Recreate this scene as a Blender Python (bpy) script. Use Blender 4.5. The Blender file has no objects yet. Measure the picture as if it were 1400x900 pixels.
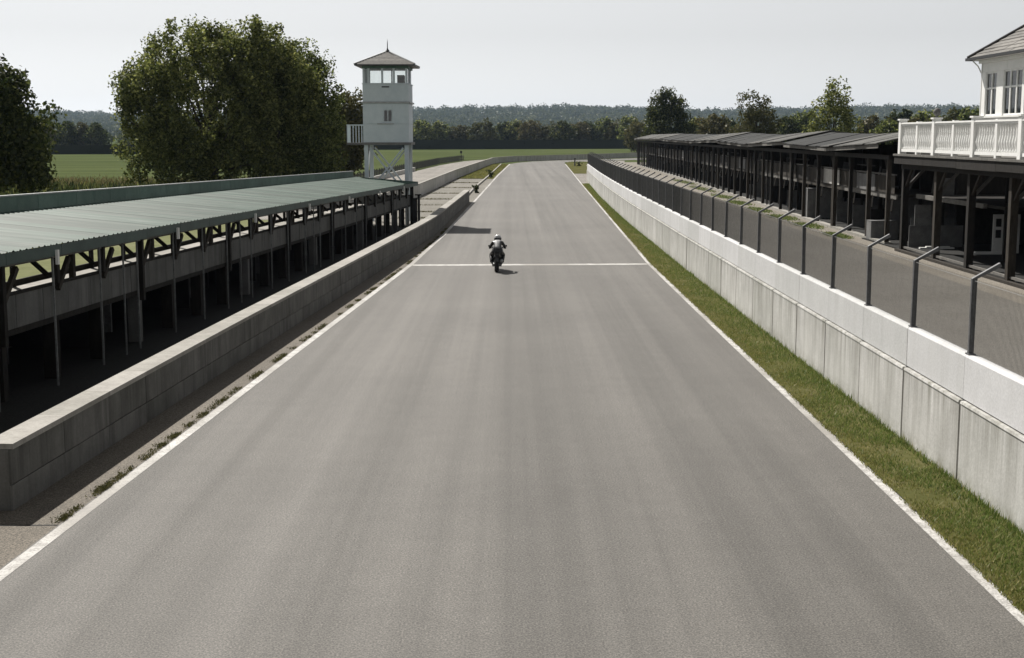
import bpy, math, random
import numpy as np
from mathutils import Vector, Matrix, noise as mnoise

random.seed(7)
scene = bpy.context.scene
COL = scene.collection
R = math.radians

# ------------------------------------------------------------------ camera
cam_d = bpy.data.cameras.new('camera')
cam = bpy.data.objects.new('camera', cam_d)
COL.objects.link(cam)
cam.location = (0, 0, 5.3)
cam.rotation_euler = (R(90) - math.atan(265 / 1850), 0, 0)
cam_d.sensor_width = 36
cam_d.lens = 1850 / 1400 * 36
cam_d.clip_start = .1
cam_d.clip_end = 20000
scene.camera = cam

# ------------------------------------------------------------------ light
SUN_EL, SUN_ROT = math.atan(1 / .924), -math.atan2(.48, .79)
world = bpy.data.worlds.new('World')
scene.world = world
world.use_nodes = True
wn = world.node_tree
wn.nodes.clear()
w_out = wn.nodes.new('ShaderNodeOutputWorld')
w_bg = wn.nodes.new('ShaderNodeBackground')
w_sky = wn.nodes.new('ShaderNodeTexSky')
w_sky.sky_type = 'NISHITA'
w_sky.sun_disc = False
w_sky.sun_elevation = SUN_EL
w_sky.sun_rotation = SUN_ROT
w_sky.air_density = 1.0
w_sky.dust_density = .2
w_sky.ozone_density = 1.6
w_hsv = wn.nodes.new('ShaderNodeHueSaturation')
w_hsv.inputs['Saturation'].default_value = .05
w_hsv.inputs['Value'].default_value = 1.0
w_bg.inputs['Strength'].default_value = .063
wn.links.new(w_sky.outputs[0], w_hsv.inputs['Color'])
wn.links.new(w_hsv.outputs[0], w_bg.inputs['Color'])
wn.links.new(w_bg.outputs[0], w_out.inputs['Surface'])

sun_d = bpy.data.lights.new('sun', 'SUN')
sun_d.energy = 5.0
sun_d.angle = R(.5)
sun_d.color = (1, .955, .89)
sun = bpy.data.objects.new('sun', sun_d)
COL.objects.link(sun)
sun.location = (-40, 60, 80)
sun.rotation_euler = Vector((.48, -.79, -1)).to_track_quat('-Z', 'Y').to_euler()

vs = scene.view_settings
vs.view_transform = 'Standard'
vs.look = 'None'
vs.gamma = 1
vs.exposure = .55
scene.cycles.max_bounces = 6
scene.cycles.transparent_max_bounces = 16

# ------------------------------------------------------------------ materials
def new_mat(name):
    m = bpy.data.materials.new(name)
    m.use_nodes = True
    nt = m.node_tree
    b = nt.nodes['Principled BSDF']
    return m, nt, b

def N(nt, typ, **kw):
    n = nt.nodes.new(typ)
    for k, v in kw.items():
        setattr(n, k, v)
    return n

def coords(nt, stretch=(1, 1, 1), world_space=False, rnd=True):
    mp = N(nt, 'ShaderNodeMapping')
    mp.inputs['Scale'].default_value = stretch
    if world_space:
        g = N(nt, 'ShaderNodeNewGeometry')
        nt.links.new(g.outputs['Position'], mp.inputs['Vector'])
    else:
        tc = N(nt, 'ShaderNodeTexCoord')
        nt.links.new(tc.outputs['Object'], mp.inputs['Vector'])
        if rnd:
            oi = N(nt, 'ShaderNodeObjectInfo')
            ml = N(nt, 'ShaderNodeMath', operation='MULTIPLY')
            ml.inputs[1].default_value = 97.0
            nt.links.new(oi.outputs['Random'], ml.inputs[0])
            nt.links.new(ml.outputs[0], mp.inputs['Location'])
    return mp.outputs[0]

def noise(nt, vec, scale, detail=4, rough=.6):
    n = N(nt, 'ShaderNodeTexNoise')
    n.inputs['Scale'].default_value = scale
    n.inputs['Detail'].default_value = detail
    n.inputs['Roughness'].default_value = rough
    nt.links.new(vec, n.inputs['Vector'])
    return n.outputs['Fac']

def ramp(nt, fac, stops):
    r = N(nt, 'ShaderNodeValToRGB')
    els = r.color_ramp.elements
    while len(els) < len(stops):
        els.new(.5)
    for e, (p, c) in zip(els, stops):
        e.position = p
        e.color = (*c, 1) if len(c) == 3 else c
    nt.links.new(fac, r.inputs[0])
    return r.outputs[0]

def mix(nt, fac, a, b, mode='MIX'):
    m = N(nt, 'ShaderNodeMix', data_type='RGBA', blend_type=mode)
    for sock, v in ((m.inputs[0], fac), (m.inputs[6], a), (m.inputs[7], b)):
        if isinstance(v, (int, float)):
            sock.default_value = v
        elif isinstance(v, tuple):
            sock.default_value = (*v, 1)
        else:
            nt.links.new(v, sock)
    return m.outputs[2]

def bump(nt, b, h, strength=.3, dist=.02):
    bp = N(nt, 'ShaderNodeBump')
    bp.inputs['Strength'].default_value = strength
    bp.inputs['Distance'].default_value = dist
    nt.links.new(h, bp.inputs['Height'])
    nt.links.new(bp.outputs[0], b.inputs['Normal'])

def mat(name, c1, c2, scale=3, rough=.8, spec=.3, metal=0, stretch=(1, 1, 1), fine=25, finek=.25,
        bmp=.25, bdist=.01, vary=.18, ws=False):
    """two-tone noisy surface with grain, per-object tint and bump"""
    m, nt, b = new_mat(name)
    v = coords(nt, stretch, ws)
    n1 = noise(nt, v, scale, 5)
    n2 = noise(nt, v, fine, 3)
    c = ramp(nt, n1, [(.3, c1), (.7, c2)])
    g = ramp(nt, n2, [(.3, (1 - finek,) * 3), (.7, (1 + finek * .4,) * 3)])
    c = mix(nt, 1.0, c, g, 'MULTIPLY')
    if vary:
        oi = N(nt, 'ShaderNodeObjectInfo')
        t = ramp(nt, oi.outputs['Random'], [(0, (1 - vary,) * 3), (1, (1 + vary * .5,) * 3)])
        c = mix(nt, 1.0, c, t, 'MULTIPLY')
    nt.links.new(c, b.inputs['Base Color'])
    b.inputs['Roughness'].default_value = rough
    b.inputs['Specular IOR Level'].default_value = spec
    b.inputs['Metallic'].default_value = metal
    if bmp:
        bump(nt, b, n2, bmp, bdist)
    return m

M = {}
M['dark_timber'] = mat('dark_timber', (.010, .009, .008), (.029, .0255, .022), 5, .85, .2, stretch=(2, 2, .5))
M['brown_timber'] = mat('brown_timber', (.022, .019, .015), (.055, .047, .038), 5, .85, .2, stretch=(2, 2, .5))
M['grey_timber'] = mat('grey_timber', (.10, .096, .088), (.19, .182, .168), 4, .85, .2)
M['white_paint'] = mat('white_paint', (.74, .74, .72), (.82, .82, .80), 2, .6, .35, finek=.06, bmp=.08, vary=.05)
M['tower_skylit_paint'] = mat('tower_skylit_paint', (.47, .535, .575), (.55, .605, .64), 2, .6, .35, finek=.08, bmp=.08, vary=.08)  # white paint with the blue cast of sky-lit shade mixed into the colour
M['cream_paint'] = mat('cream_paint', (.68, .68, .65), (.78, .78, .76), 2, .65, .3, finek=.08, bmp=.08, vary=.06)
M['dark_metal'] = mat('dark_metal', (.03, .031, .034), (.065, .066, .07), 6, .5, .5, metal=.3, bmp=.05)
M['grey_metal'] = mat('grey_metal', (.26, .27, .27), (.4, .41, .41), 6, .5, .5, metal=.4, bmp=.05)
M['fence_metal'] = mat('fence_metal', (.075, .076, .08), (.13, .131, .135), 6, .5, .5, metal=.2, bmp=.05)
M['prop_metal'] = mat('prop_metal', (.12, .125, .125), (.22, .225, .22), 6, .6, .4, metal=.2, bmp=.05)
M['wire'] = mat('wire', (.10, .10, .098), (.15, .15, .145), 6, .5, .5, metal=.4, bmp=0)
M['green_paint'] = mat('green_paint', (.062, .115, .094), (.115, .175, .148), 1.5, .6, .4, finek=.2)
M['green_fascia'] = mat('green_fascia', (.022, .046, .04), (.045, .078, .068), 1.5, .55, .4)
M['grey_panel'] = mat('grey_panel', (.12, .12, .12), (.2, .2, .197), 2.5, .8, .3)
M['slate'] = mat('slate', (.105, .099, .09), (.205, .193, .176), 6, .75, .35, fine=18, vary=.4)
M['felt_roof'] = mat('felt_roof', (.009, .010, .010), (.022, .023, .022), 3, .85, .25)
M['board_roof'] = mat('board_roof', (.07, .069, .064), (.125, .123, .115), 3, .85, .25, vary=.35)
M['pale_boards'] = mat('pale_boards', (.38, .37, .35), (.52, .51, .48), 4, .85, .2)
M['black'] = mat('black', (.012, .012, .013), (.025, .025, .027), 4, .5, .4, bmp=0)
M['rubber'] = mat('rubber', (.015, .015, .016), (.03, .03, .03), 9, .8, .3)
M['leather'] = mat('leather', (.012, .012, .013), (.024, .024, .025), 9, .45, .5)
M['pale_cloth'] = mat('pale_cloth', (.16, .16, .165), (.26, .26, .26), 9, .55, .4)
M['helmet'] = mat('helmet', (.5, .5, .5), (.62, .62, .62), 3, .2, .6, bmp=0)
M['curtain'] = mat('curtain', (.5, .5, .48), (.66, .66, .64), 3, .9, .1, stretch=(6, 6, .2))
M['bark'] = mat('bark', (.045, .038, .03), (.10, .085, .068), 6, .9, .15, stretch=(2, 2, .4), bmp=.6, bdist=.03)
M['soil'] = mat('soil', (.10, .085, .065), (.17, .145, .11), 2, .95, .1, ws=True)

def concrete(name, c1, c2, dirt, streak=1.0, rough=.85):
    m, nt, b = new_mat(name)
    v = coords(nt, (1, 1, 1))
    vs_ = coords(nt, (2.3, 2.3, .16))
    n1 = noise(nt, v, 1.3, 6)
    n2 = noise(nt, v, 26, 4)
    n3 = noise(nt, vs_, 1.4, 6, .7)
    c = ramp(nt, n1, [(.3, c1), (.7, c2)])
    s = ramp(nt, n3, [(.45, (0, 0, 0)), (.72, (streak,) * 3)])
    c = mix(nt, s, c, dirt)
    g = ramp(nt, n2, [(.3, (.86,) * 3), (.7, (1.06,) * 3)])
    c = mix(nt, 1.0, c, g, 'MULTIPLY')
    oi = N(nt, 'ShaderNodeObjectInfo')
    t = ramp(nt, oi.outputs['Random'], [(0, (.86, .86, .84)), (1, (1.06, 1.05, 1.05))])
    c = mix(nt, 1.0, c, t, 'MULTIPLY')
    nt.links.new(c, b.inputs['Base Color'])
    b.inputs['Roughness'].default_value = rough
    b.inputs['Specular IOR Level'].default_value = .25
    bump(nt, b, n2, .3, .008)
    return m
M['concrete'] = concrete('concrete', (.43, .428, .412), (.57, .568, .55), (.20, .195, .168), .8)
def panel_concrete():
    m = concrete('panel_concrete', (.43, .428, .412), (.57, .568, .55), (.20, .195, .168), .5)
    nt = m.node_tree
    b = nt.nodes['Principled BSDF']
    src = b.inputs['Base Color'].links[0].from_socket
    tc = N(nt, 'ShaderNodeTexCoord')
    sp = N(nt, 'ShaderNodeSeparateXYZ')
    nt.links.new(tc.outputs['Object'], sp.inputs[0])
    n = noise(nt, coords(nt, (4.2, 4.2, .1)), 1.5, 5, .7)
    m1 = N(nt, 'ShaderNodeMapRange')
    for k, v in zip(('From Min', 'From Max', 'To Min', 'To Max'), (.35, 1.3, 0, .75)):
        m1.inputs[k].default_value = v
    nt.links.new(sp.outputs['Z'], m1.inputs['Value'])
    run = N(nt, 'ShaderNodeMath', operation='MULTIPLY')
    nt.links.new(m1.outputs[0], run.inputs[0])
    nt.links.new(ramp(nt, n, [(.42, (0, 0, 0)), (.66, (1, 1, 1))]), run.inputs[1])
    c = mix(nt, run.outputs[0], src, (.15, .148, .118))
    m2 = N(nt, 'ShaderNodeMapRange')
    for k, v in zip(('From Min', 'From Max', 'To Min', 'To Max'), (.02, .3, .8, 0)):
        m2.inputs[k].default_value = v
    nt.links.new(sp.outputs['Z'], m2.inputs['Value'])
    damp = N(nt, 'ShaderNodeMath', operation='MULTIPLY')
    nt.links.new(m2.outputs[0], damp.inputs[0])
    nt.links.new(ramp(nt, noise(nt, coords(nt), 4, 5, .7), [(.42, (0, 0, 0)), (.62, (1, 1, 1))]), damp.inputs[1])
    c = mix(nt, damp.outputs[0], c, (.19, .185, .135))
    nt.links.new(c, b.inputs['Base Color'])
    return m
M['panel_concrete'] = panel_concrete()
M['white_concrete'] = concrete('white_concrete', (.52, .525, .53), (.585, .59, .595), (.42, .42, .41), .4)
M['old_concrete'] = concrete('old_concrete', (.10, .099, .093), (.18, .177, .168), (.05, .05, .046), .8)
M['coping'] = concrete('coping', (.26, .25, .228), (.36, .348, .32), (.18, .17, .155), .6)
M['shed_concrete'] = concrete('shed_concrete', (.10, .10, .097), (.16, .16, .154), (.05, .05, .047), .7)

def asphalt(name, c1, c2, streak=True, lanes=(.75, .008, 1), spec=.15):
    m, nt, b = new_mat(name)
    v = coords(nt, (1, 1, 1), True)
    vl = coords(nt, lanes, True)
    n_big = noise(nt, v, .11, 5, .6)
    n_lane = noise(nt, vl, 1.0, 4, .55)
    n_mid = noise(nt, v, 2.2, 5, .7)
    n_f = noise(nt, v, 42, 3, .75)
    n_g = noise(nt, v, 17, 3, .8)
    c = ramp(nt, n_big, [(.3, c1), (.7, c2)])
    c = mix(nt, .85 if streak else .2, c, ramp(nt, n_lane, [(.32, (.78,) * 3), (.5, (1, 1, 1)), (.68, (1.2, 1.195, 1.19))]), 'MULTIPLY')
    c = mix(nt, 1.0, c, ramp(nt, n_mid, [(.25, (.90, .895, .885)), (.75, (1.09,) * 3)]), 'MULTIPLY')
    c = mix(nt, 1.0, c, ramp(nt, n_f, [(.36, (.42,) * 3), (.5, (1, 1, 1)), (.68, (1.95, 1.92, 1.86))]), 'MULTIPLY')
    c = mix(nt, 1.0, c, ramp(nt, n_g, [(.35, (.84,) * 3), (.65, (1.14,) * 3)]), 'MULTIPLY')
    if streak:
        n_t = noise(nt, coords(nt, (3.4, .02, 1), True), 1.0, 3, .6)
        c = mix(nt, .8, c, ramp(nt, n_t, [(.3, (.86,) * 3), (.6, (1.06,) * 3)]), 'MULTIPLY')
    nt.links.new(c, b.inputs['Base Color'])
    rr = ramp(nt, n_lane, [(.3, (.82,) * 3), (.7, (.72,) * 3)])
    nt.links.new(rr, b.inputs['Roughness'])
    b.inputs['Specular IOR Level'].default_value = spec
    bump(nt, b, n_f, .4, .012)
    return m
M['track'] = asphalt('track', (.074, .0695, .063), (.101, .0955, .087), spec=.46)
M['paddock'] = asphalt('paddock', (.115, .108, .096), (.15, .142, .13), False)
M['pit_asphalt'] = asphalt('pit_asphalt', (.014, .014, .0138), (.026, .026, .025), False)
M['lane'] = asphalt('lane', (.15, .14, .126), (.215, .202, .184), False)
M['apron'] = asphalt('apron', (.125, .118, .10), (.175, .165, .145), False)
M['shoulder'] = asphalt('shoulder', (.095, .084, .069), (.145, .128, .106), False)
M['dirt'] = asphalt('dirt', (.15, .136, .115), (.215, .197, .17), False)

def line_mat():
    m, nt, b = new_mat('white_line')
    v = coords(nt, (1, 1, 1), True)
    n1 = noise(nt, v, 3.2, 6, .75)
    n2 = noise(nt, v, 30, 4, .7)
    n3 = noise(nt, coords(nt, (.6, .22, 1), True), 1.0, 2)
    c = ramp(nt, n3, [(.40, (.27, .255, .23)), (.54, (.48, .47, .45))])
    a = mix(nt, .5, n1, n2)
    c = mix(nt, ramp(nt, a, [(.44, (.9,) * 3), (.55, (0, 0, 0))]), c, (.20, .19, .175))
    nt.links.new(c, b.inputs['Base Color'])
    b.inputs['Roughness'].default_value = .7
    return m
M['white_line'] = line_mat()

def grass_ground(name, stops, scale=.05, stripes=None):
    m, nt, b = new_mat(name)
    v = coords(nt, (1, 1, 1), True)
    n1 = noise(nt, v, scale, 6, .65)
    n2 = noise(nt, v, 1.3, 6, .75)
    f = mix(nt, .45, n1, n2)
    c = ramp(nt, f, stops)
    if stripes:
        n3 = noise(nt, coords(nt, stripes, True), 1.0, 2)
        c = mix(nt, .8, c, ramp(nt, n3, [(.4, (.82,) * 3), (.6, (1.15,) * 3)]), 'MULTIPLY')
    nt.links.new(c, b.inputs['Base Color'])
    b.inputs['Roughness'].default_value = .95
    b.inputs['Specular IOR Level'].default_value = .0
    bump(nt, b, n2, .8, .08)
    return m
M['field'] = grass_ground('field', [(.3, (.046, .061, .026)), (.5, (.068, .084, .036)), (.7, (.092, .108, .052))], .03, (.012, .16, 1))
M['turf'] = grass_ground('turf', [(.3, (.05, .055, .02)), (.5, (.085, .085, .034)), (.68, (.15, .13, .075))], .5)

def leaf_mat(name, stops, trans=.35):
    m, nt, b = new_mat(name)
    g = N(nt, 'ShaderNodeNewGeometry')
    oi = N(nt, 'ShaderNodeObjectInfo')
    c = ramp(nt, g.outputs['Random Per Island'], stops)
    t = ramp(nt, oi.outputs['Random'], [(0, (.82, .86, .8)), (1, (1.15, 1.1, 1.05))])
    c = mix(nt, 1.0, c, t, 'MULTIPLY')
    d = N(nt, 'ShaderNodeBsdfDiffuse')
    tr = N(nt, 'ShaderNodeBsdfTranslucent')
    gl = N(nt, 'ShaderNodeBsdfGlossy')
    gl.inputs['Roughness'].default_value = .45
    mx = N(nt, 'ShaderNodeMixShader')
    mx.inputs[0].default_value = trans
    mx2 = N(nt, 'ShaderNodeMixShader')
    mx2.inputs[0].default_value = .015
    nt.links.new(c, d.inputs['Color'])
    nt.links.new(c, tr.inputs['Color'])
    nt.links.new(d.outputs[0], mx.inputs[1])
    nt.links.new(tr.outputs[0], mx.inputs[2])
    nt.links.new(mx.outputs[0], mx2.inputs[1])
    nt.links.new(gl.outputs[0], mx2.inputs[2])
    nt.links.new(mx2.outputs[0], nt.nodes['Material Output'].inputs['Surface'])
    return m
M['leaf'] = leaf_mat('leaf', [(0, (.03, .045, .011)), (.5, (.095, .115, .033)), (1, (.26, .275, .095))], .5)
M['leaf_dark'] = leaf_mat('leaf_dark', [(0, (.016, .026, .010)), (.6, (.044, .058, .019)), (1, (.14, .15, .053))], .42)
M['leaf_olive'] = leaf_mat('leaf_olive', [(0, (.05, .052, .022)), (.6, (.085, .085, .032)), (1, (.13, .118, .05))])
M['leaf_rust'] = leaf_mat('leaf_rust', [(0, (.05, .05, .022)), (.6, (.088, .082, .034)), (1, (.14, .12, .055))])
M['leaf_hedge'] = leaf_mat('leaf_hedge', [(0, (.006, .011, .007)), (1, (.015, .022, .013))], .1)
M['leaf_wood'] = leaf_mat('leaf_wood', [(0, (.034, .05, .026)), (.6, (.06, .077, .036)), (1, (.095, .108, .05))], .25)
M['blade'] = leaf_mat('blade', [(0, (.06, .105, .022)), (.5, (.125, .175, .044)), (.8, (.20, .225, .075)), (1, (.34, .31, .16))], .35)
M['blade_yellow'] = leaf_mat('blade_yellow', [(0, (.10, .12, .03)), (.6, (.19, .20, .055)), (1, (.34, .29, .14))], .35)
M['weed'] = leaf_mat('weed', [(0, (.045, .05, .018)), (.6, (.085, .085, .03)), (1, (.16, .135, .07))], .3)
M['straw'] = leaf_mat('straw', [(0, (.075, .07, .03)), (.6, (.14, .12, .055)), (1, (.21, .175, .085))], .3)

def glass_mat():
    m, nt, b = new_mat('window_glass')
    t = N(nt, 'ShaderNodeBsdfTransparent')
    t.inputs['Color'].default_value = (.95, .965, .96, 1)
    g = N(nt, 'ShaderNodeBsdfGlossy')
    g.inputs['Roughness'].default_value = .02
    f = N(nt, 'ShaderNodeFresnel')
    f.inputs['IOR'].default_value = 1.5
    mx = N(nt, 'ShaderNodeMixShader')
    nt.links.new(f.outputs[0], mx.inputs[0])
    nt.links.new(t.outputs[0], mx.inputs[1])
    nt.links.new(g.outputs[0], mx.inputs[2])
    nt.links.new(mx.outputs[0], nt.nodes['Material Output'].inputs['Surface'])
    return m
M['glass'] = glass_mat()

def roof_metal():
    m, nt, b = new_mat('roof_metal')
    v = coords(nt, (1, 1, 1), True)
    vs_ = coords(nt, (.25, 5, .25), True)
    n1 = noise(nt, v, .35, 5)
    n2 = noise(nt, vs_, .8, 5, .7)
    c = ramp(nt, n1, [(.3, (.030, .066, .049)), (.7, (.052, .098, .077))])
    c = mix(nt, ramp(nt, n2, [(.46, (0, 0, 0)), (.7, (.8,) * 3)]), c, (.15, .18, .162))
    oi = N(nt, 'ShaderNodeObjectInfo')
    c = mix(nt, 1.0, c, ramp(nt, oi.outputs['Random'], [(0, (.6, .63, .61)), (1, (1.15, 1.15, 1.15))]), 'MULTIPLY')
    nt.links.new(c, b.inputs['Base Color'])
    b.inputs['Roughness'].default_value = .6
    b.inputs['Specular IOR Level'].default_value = .13
    bump(nt, b, n2, .12, .01)
    return m
M['roof_metal'] = roof_metal()

# ------------------------------------------------------------------ mesh helpers
class MB:
    def __init__(self):
        self.v, self.f, self.m = [], [], []

    def face(self, *pts):
        n = len(self.v)
        self.v += [tuple(p) for p in pts]
        self.f.append(tuple(range(n, n + len(pts))))

    def hexa(self, p):
        """eight corners: 0-3 bottom ring, 4-7 top ring"""
        n = len(self.v)
        self.v += [tuple(q) for q in p]
        for q in ((3, 2, 1, 0), (4, 5, 6, 7), (0, 1, 5, 4), (1, 2, 6, 5), (2, 3, 7, 6), (3, 0, 4, 7)):
            self.f.append(tuple(n + i for i in q))
        return self

    def box(self, x0, x1, y0, y1, z0, z1):
        return self.hexa([(x0, y0, z0), (x1, y0, z0), (x1, y1, z0), (x0, y1, z0),
                          (x0, y0, z1), (x1, y0, z1), (x1, y1, z1), (x0, y1, z1)])

    def fbox(self, fr, s0, s1, t0, t1, z0, z1):
        return self.hexa([fr(s0, t0, z0), fr(s1, t0, z0), fr(s1, t1, z0), fr(s0, t1, z0),
                          fr(s0, t0, z1), fr(s1, t0, z1), fr(s1, t1, z1), fr(s0, t1, z1)])

    def bar(self, a, b, w, h=None):
        a, b = Vector(a), Vector(b)
        h = h or w
        d = (b - a).normalized()
        up = Vector((0, 0, 1)) if abs(d.z) < .95 else Vector((0, 1, 0))
        sx = d.cross(up).normalized() * (w / 2)
        sy = sx.cross(d).normalized() * (h / 2)
        return self.hexa([a - sx - sy, a + sx - sy, a + sx + sy, a - sx + sy,
                          b - sx - sy, b + sx - sy, b + sx + sy, b - sx + sy])

    def tube(self, pts, rad, n=6, cap=True):
        pts = [Vector(p) for p in pts]
        rings = []
        for i, p in enumerate(pts):
            d = (pts[min(i + 1, len(pts) - 1)] - pts[max(i - 1, 0)]).normalized()
            up = Vector((0, 0, 1)) if abs(d.z) < .9 else Vector((1, 0, 0))
            a = d.cross(up).normalized()
            b = a.cross(d)
            r = rad[i] if isinstance(rad, (list, tuple)) else rad
            k0 = len(self.v)
            for k in range(n):
                t = 2 * math.pi * k / n
                self.v.append(tuple(p + a * (r * math.cos(t)) + b * (r * math.sin(t))))
            rings.append(k0)
        for r0, r1 in zip(rings, rings[1:]):
            for k in range(n):
                self.f.append((r0 + k, r0 + (k + 1) % n, r1 + (k + 1) % n, r1 + k))
        if cap:
            self.f.append(tuple(rings[0] + k for k in range(n))[::-1])
            self.f.append(tuple(rings[-1] + k for k in range(n)))
        return self

    def lathe(self, prof, c=(0, 0, 0), n=8):
        k0 = len(self.v)
        for r, z in prof:
            for k in range(n):
                t = 2 * math.pi * (k + .5) / n
                self.v.append((c[0] + r * math.cos(t), c[1] + r * math.sin(t), c[2] + z))
        for i in range(len(prof) - 1):
            for k in range(n):
                a, b = k0 + i * n + k, k0 + i * n + (k + 1) % n
                self.f.append((a, b, b + n, a + n))
        self.f.append(tuple(k0 + k for k in range(n))[::-1])
        self.f.append(tuple(k0 + (len(prof) - 1) * n + k for k in range(n)))
        return self

    def mesh(self, name, m, smooth=False, recentre=True):
        off = Vector((0, 0, 0))
        if recentre and self.v:
            a = np.array(self.v)
            lo, hi = a.min(0), a.max(0)
            off = Vector(((lo[0] + hi[0]) / 2, (lo[1] + hi[1]) / 2, lo[2]))
        me = bpy.data.meshes.new(name)
        me.from_pydata([(x - off.x, y - off.y, z - off.z) for x, y, z in self.v], [], self.f)
        if m is not None:
            me.materials.append(m)
        if smooth:
            me.polygons.foreach_set('use_smooth', [True] * len(me.polygons))
        me.update()
        return me, off

ORG = {}

def tag(o, label=None, cat=None, group=None, kind=None):
    for k, v in (('label', label), ('category', cat), ('group', group), ('kind', kind)):
        if v:
            o[k] = v
    return o

def thing(name, label, cat, loc, group=None):
    o = bpy.data.objects.new(name, None)
    o.empty_display_size = .3
    COL.objects.link(o)
    o.location = loc
    ORG[o] = Vector(loc)
    return tag(o, label, cat, group)

def put(name, me, wloc, parent=None, rot=None):
    o = bpy.data.objects.new(name, me)
    COL.objects.link(o)
    w = Vector(wloc)
    ORG[o] = w
    if parent is not None:
        o.parent = parent
        o.location = w - ORG[parent]
    else:
        o.location = w
    if rot:
        o.rotation_euler = rot
    return o

def part(name, mb, m, parent=None, smooth=False, label=None, kind=None):
    me, off = mb.mesh(name, m, smooth)
    o = put(name, me, off, parent)
    if label:
        o['label'] = label
    if kind:
        o['kind'] = kind
    return o

def np_mesh(name, verts, faces, m, smooth=False):
    """fast mesh from arrays; faces (n, k)"""
    me = bpy.data.meshes.new(name)
    nf, k = faces.shape
    me.vertices.add(len(verts))
    me.vertices.foreach_set('co', verts.astype(np.float32).ravel())
    me.loops.add(nf * k)
    me.loops.foreach_set('vertex_index', faces.astype(np.int32).ravel())
    me.polygons.add(nf)
    me.polygons.foreach_set('loop_start', np.arange(0, nf * k, k, dtype=np.int32))
    me.polygons.foreach_set('loop_total', np.full(nf, k, dtype=np.int32))
    if smooth:
        me.polygons.foreach_set('use_smooth', np.ones(nf, dtype=bool))
    me.materials.append(m)
    me.update(calc_edges=True)
    return me

def interp(pts, y):
    ys = [p[0] for p in pts]
    xs = [p[1] for p in pts]
    return float(np.interp(y, ys, xs))

def frame(p0, p1, zf=None):
    a, b = Vector((*p0, 0)), Vector((*p1, 0))
    L = (b - a).length
    d = (b - a) / L
    n = Vector((d.y, -d.x, 0))          # to the right of the direction
    def fr(s, t, z):
        q = a + d * s + n * t
        return (q.x, q.y, z * zf(q.y) if zf else z)
    fr.L, fr.d, fr.n = L, d, n
    fr.ang = math.atan2(d.y, d.x)
    return fr

def sheet(name, polys, m, z, kind='structure'):
    mb = MB()
    for p in polys:
        mb.face(*[(x, y, z) for x, y in p])
    o = part(name, mb, m)
    o.location.z = z
    o['kind'] = kind
    return o

def strip(name, left, right, ys, m, z, kind='structure', sub=1):
    mb = MB()
    n0 = sub + 1
    for y in ys:
        l, r = left(y), right(y)
        for k in range(n0):
            mb.v.append((l + (r - l) * k / sub, y, z))
    for i in range(len(ys) - 1):
        for k in range(sub):
            a = i * n0 + k
            mb.f.append((a, a + 1, a + 1 + n0, a + n0))
    o = part(name, mb, m)
    if kind:
        o['kind'] = kind
    return o

# measured ground lines (y, x)
LLINE = [(-60, -10.1), (15.8, -6.22), (28.9, -5.56), (55.8, -4.17), (73.7, -3.64), (111.7, -3.01), (180, -1.9), (252, -.41)]
RLINE = [(-60, 5.66), (14.4, 5.66), (40, 5.67), (56, 5.70), (69, 5.97), (90, 6.4), (111.7, 6.86), (152, 7.7), (200, 8.75), (252, 9.87)]
PITWALL = [(18.75, -7.12), (31.8, -6.45), (48, -5.5), (66, -4.48), (73, -4.14), (109, -3.42)]
RWALL = [(-10, 6.8), (20, 6.83), (35, 6.85), (54, 6.89), (81, 7.04), (100, 7.3), (120, 7.7), (157, 8.68)]
lx = lambda y: interp(LLINE, y)
rx = lambda y: interp(RLINE, y)
pw = lambda y: interp(PITWALL, y)
rw = lambda y: interp(RWALL, y)
SHED0, SHED1 = (-11.21, 10.0), (-6.0, 81.0)
sx = lambda y: SHED0[0] + (SHED1[0] - SHED0[0]) * (y - SHED0[1]) / (SHED1[1] - SHED0[1])
RSHED = [(60, 18.2), (78, 18.5), (90, 18.75), (114, 19.5), (156, 20.7), (243, 22.4), (262, 22.9)]
rs = lambda y: interp(RSHED, y)

# ------------------------------------------------------------------ ground
sheet('ground', [[(-3400, -300), (3400, -300), (3400, 5100), (-3400, 5100)]], M['field'], -.03)
ys = [-60, -20, 0, 10, 15.8, 22, 28.9, 40, 48, 55.8, 62, 73.7, 90, 111.7, 130, 152, 180, 200, 225, 252]
mb = MB()
secs = [((lx(y) - .12, y), (rx(y) + .1, y)) for y in ys]
secs += [((1.2, 265), (10.1, 262)), ((4.2, 278), (10.6, 271)), ((10, 289), (12.8, 279)), ((18, 300), (19.5, 287)),
         ((32, 323), (34, 304)), ((60, 372), (66, 354)), ((110, 460), (122, 444)), ((190, 610), (204, 592))]
for i, (l, r) in enumerate(secs):
    mb.v += [(*l, 0), (*r, 0)]
    if i:
        a = 2 * i - 2
        mb.f.append((a, a + 1, a + 3, a + 2))
tag(part('track', mb, M['track']), kind='structure')

def line_strip(name, f, w, ys_, z=.004):
    return strip(name, lambda y: f(y) - w / 2, lambda y: f(y) + w / 2, ys_, M['white_line'], z)
yl = [-60, -10, 5, 10, 15.8, 20, 25, 28.9, 35, 40, 45, 50, 55.8, 62, 73.7, 90, 111.7, 152, 180, 200, 225, 252]
line_strip('edge_line', lx, .18, yl)
line_strip('edge_line', rx, .16, yl)
mb = MB()
a, b = (lx(55.6) + .1, 55.5), (rx(56.1) - .1, 56.0)
mb.face((a[0], a[1] - .3, .004), (b[0], b[1] - .3, .004), (b[0], b[1] + .3, .004), (a[0], a[1] + .3, .004))
tag(part('start_line', mb, M['white_line']), kind='structure')

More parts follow.
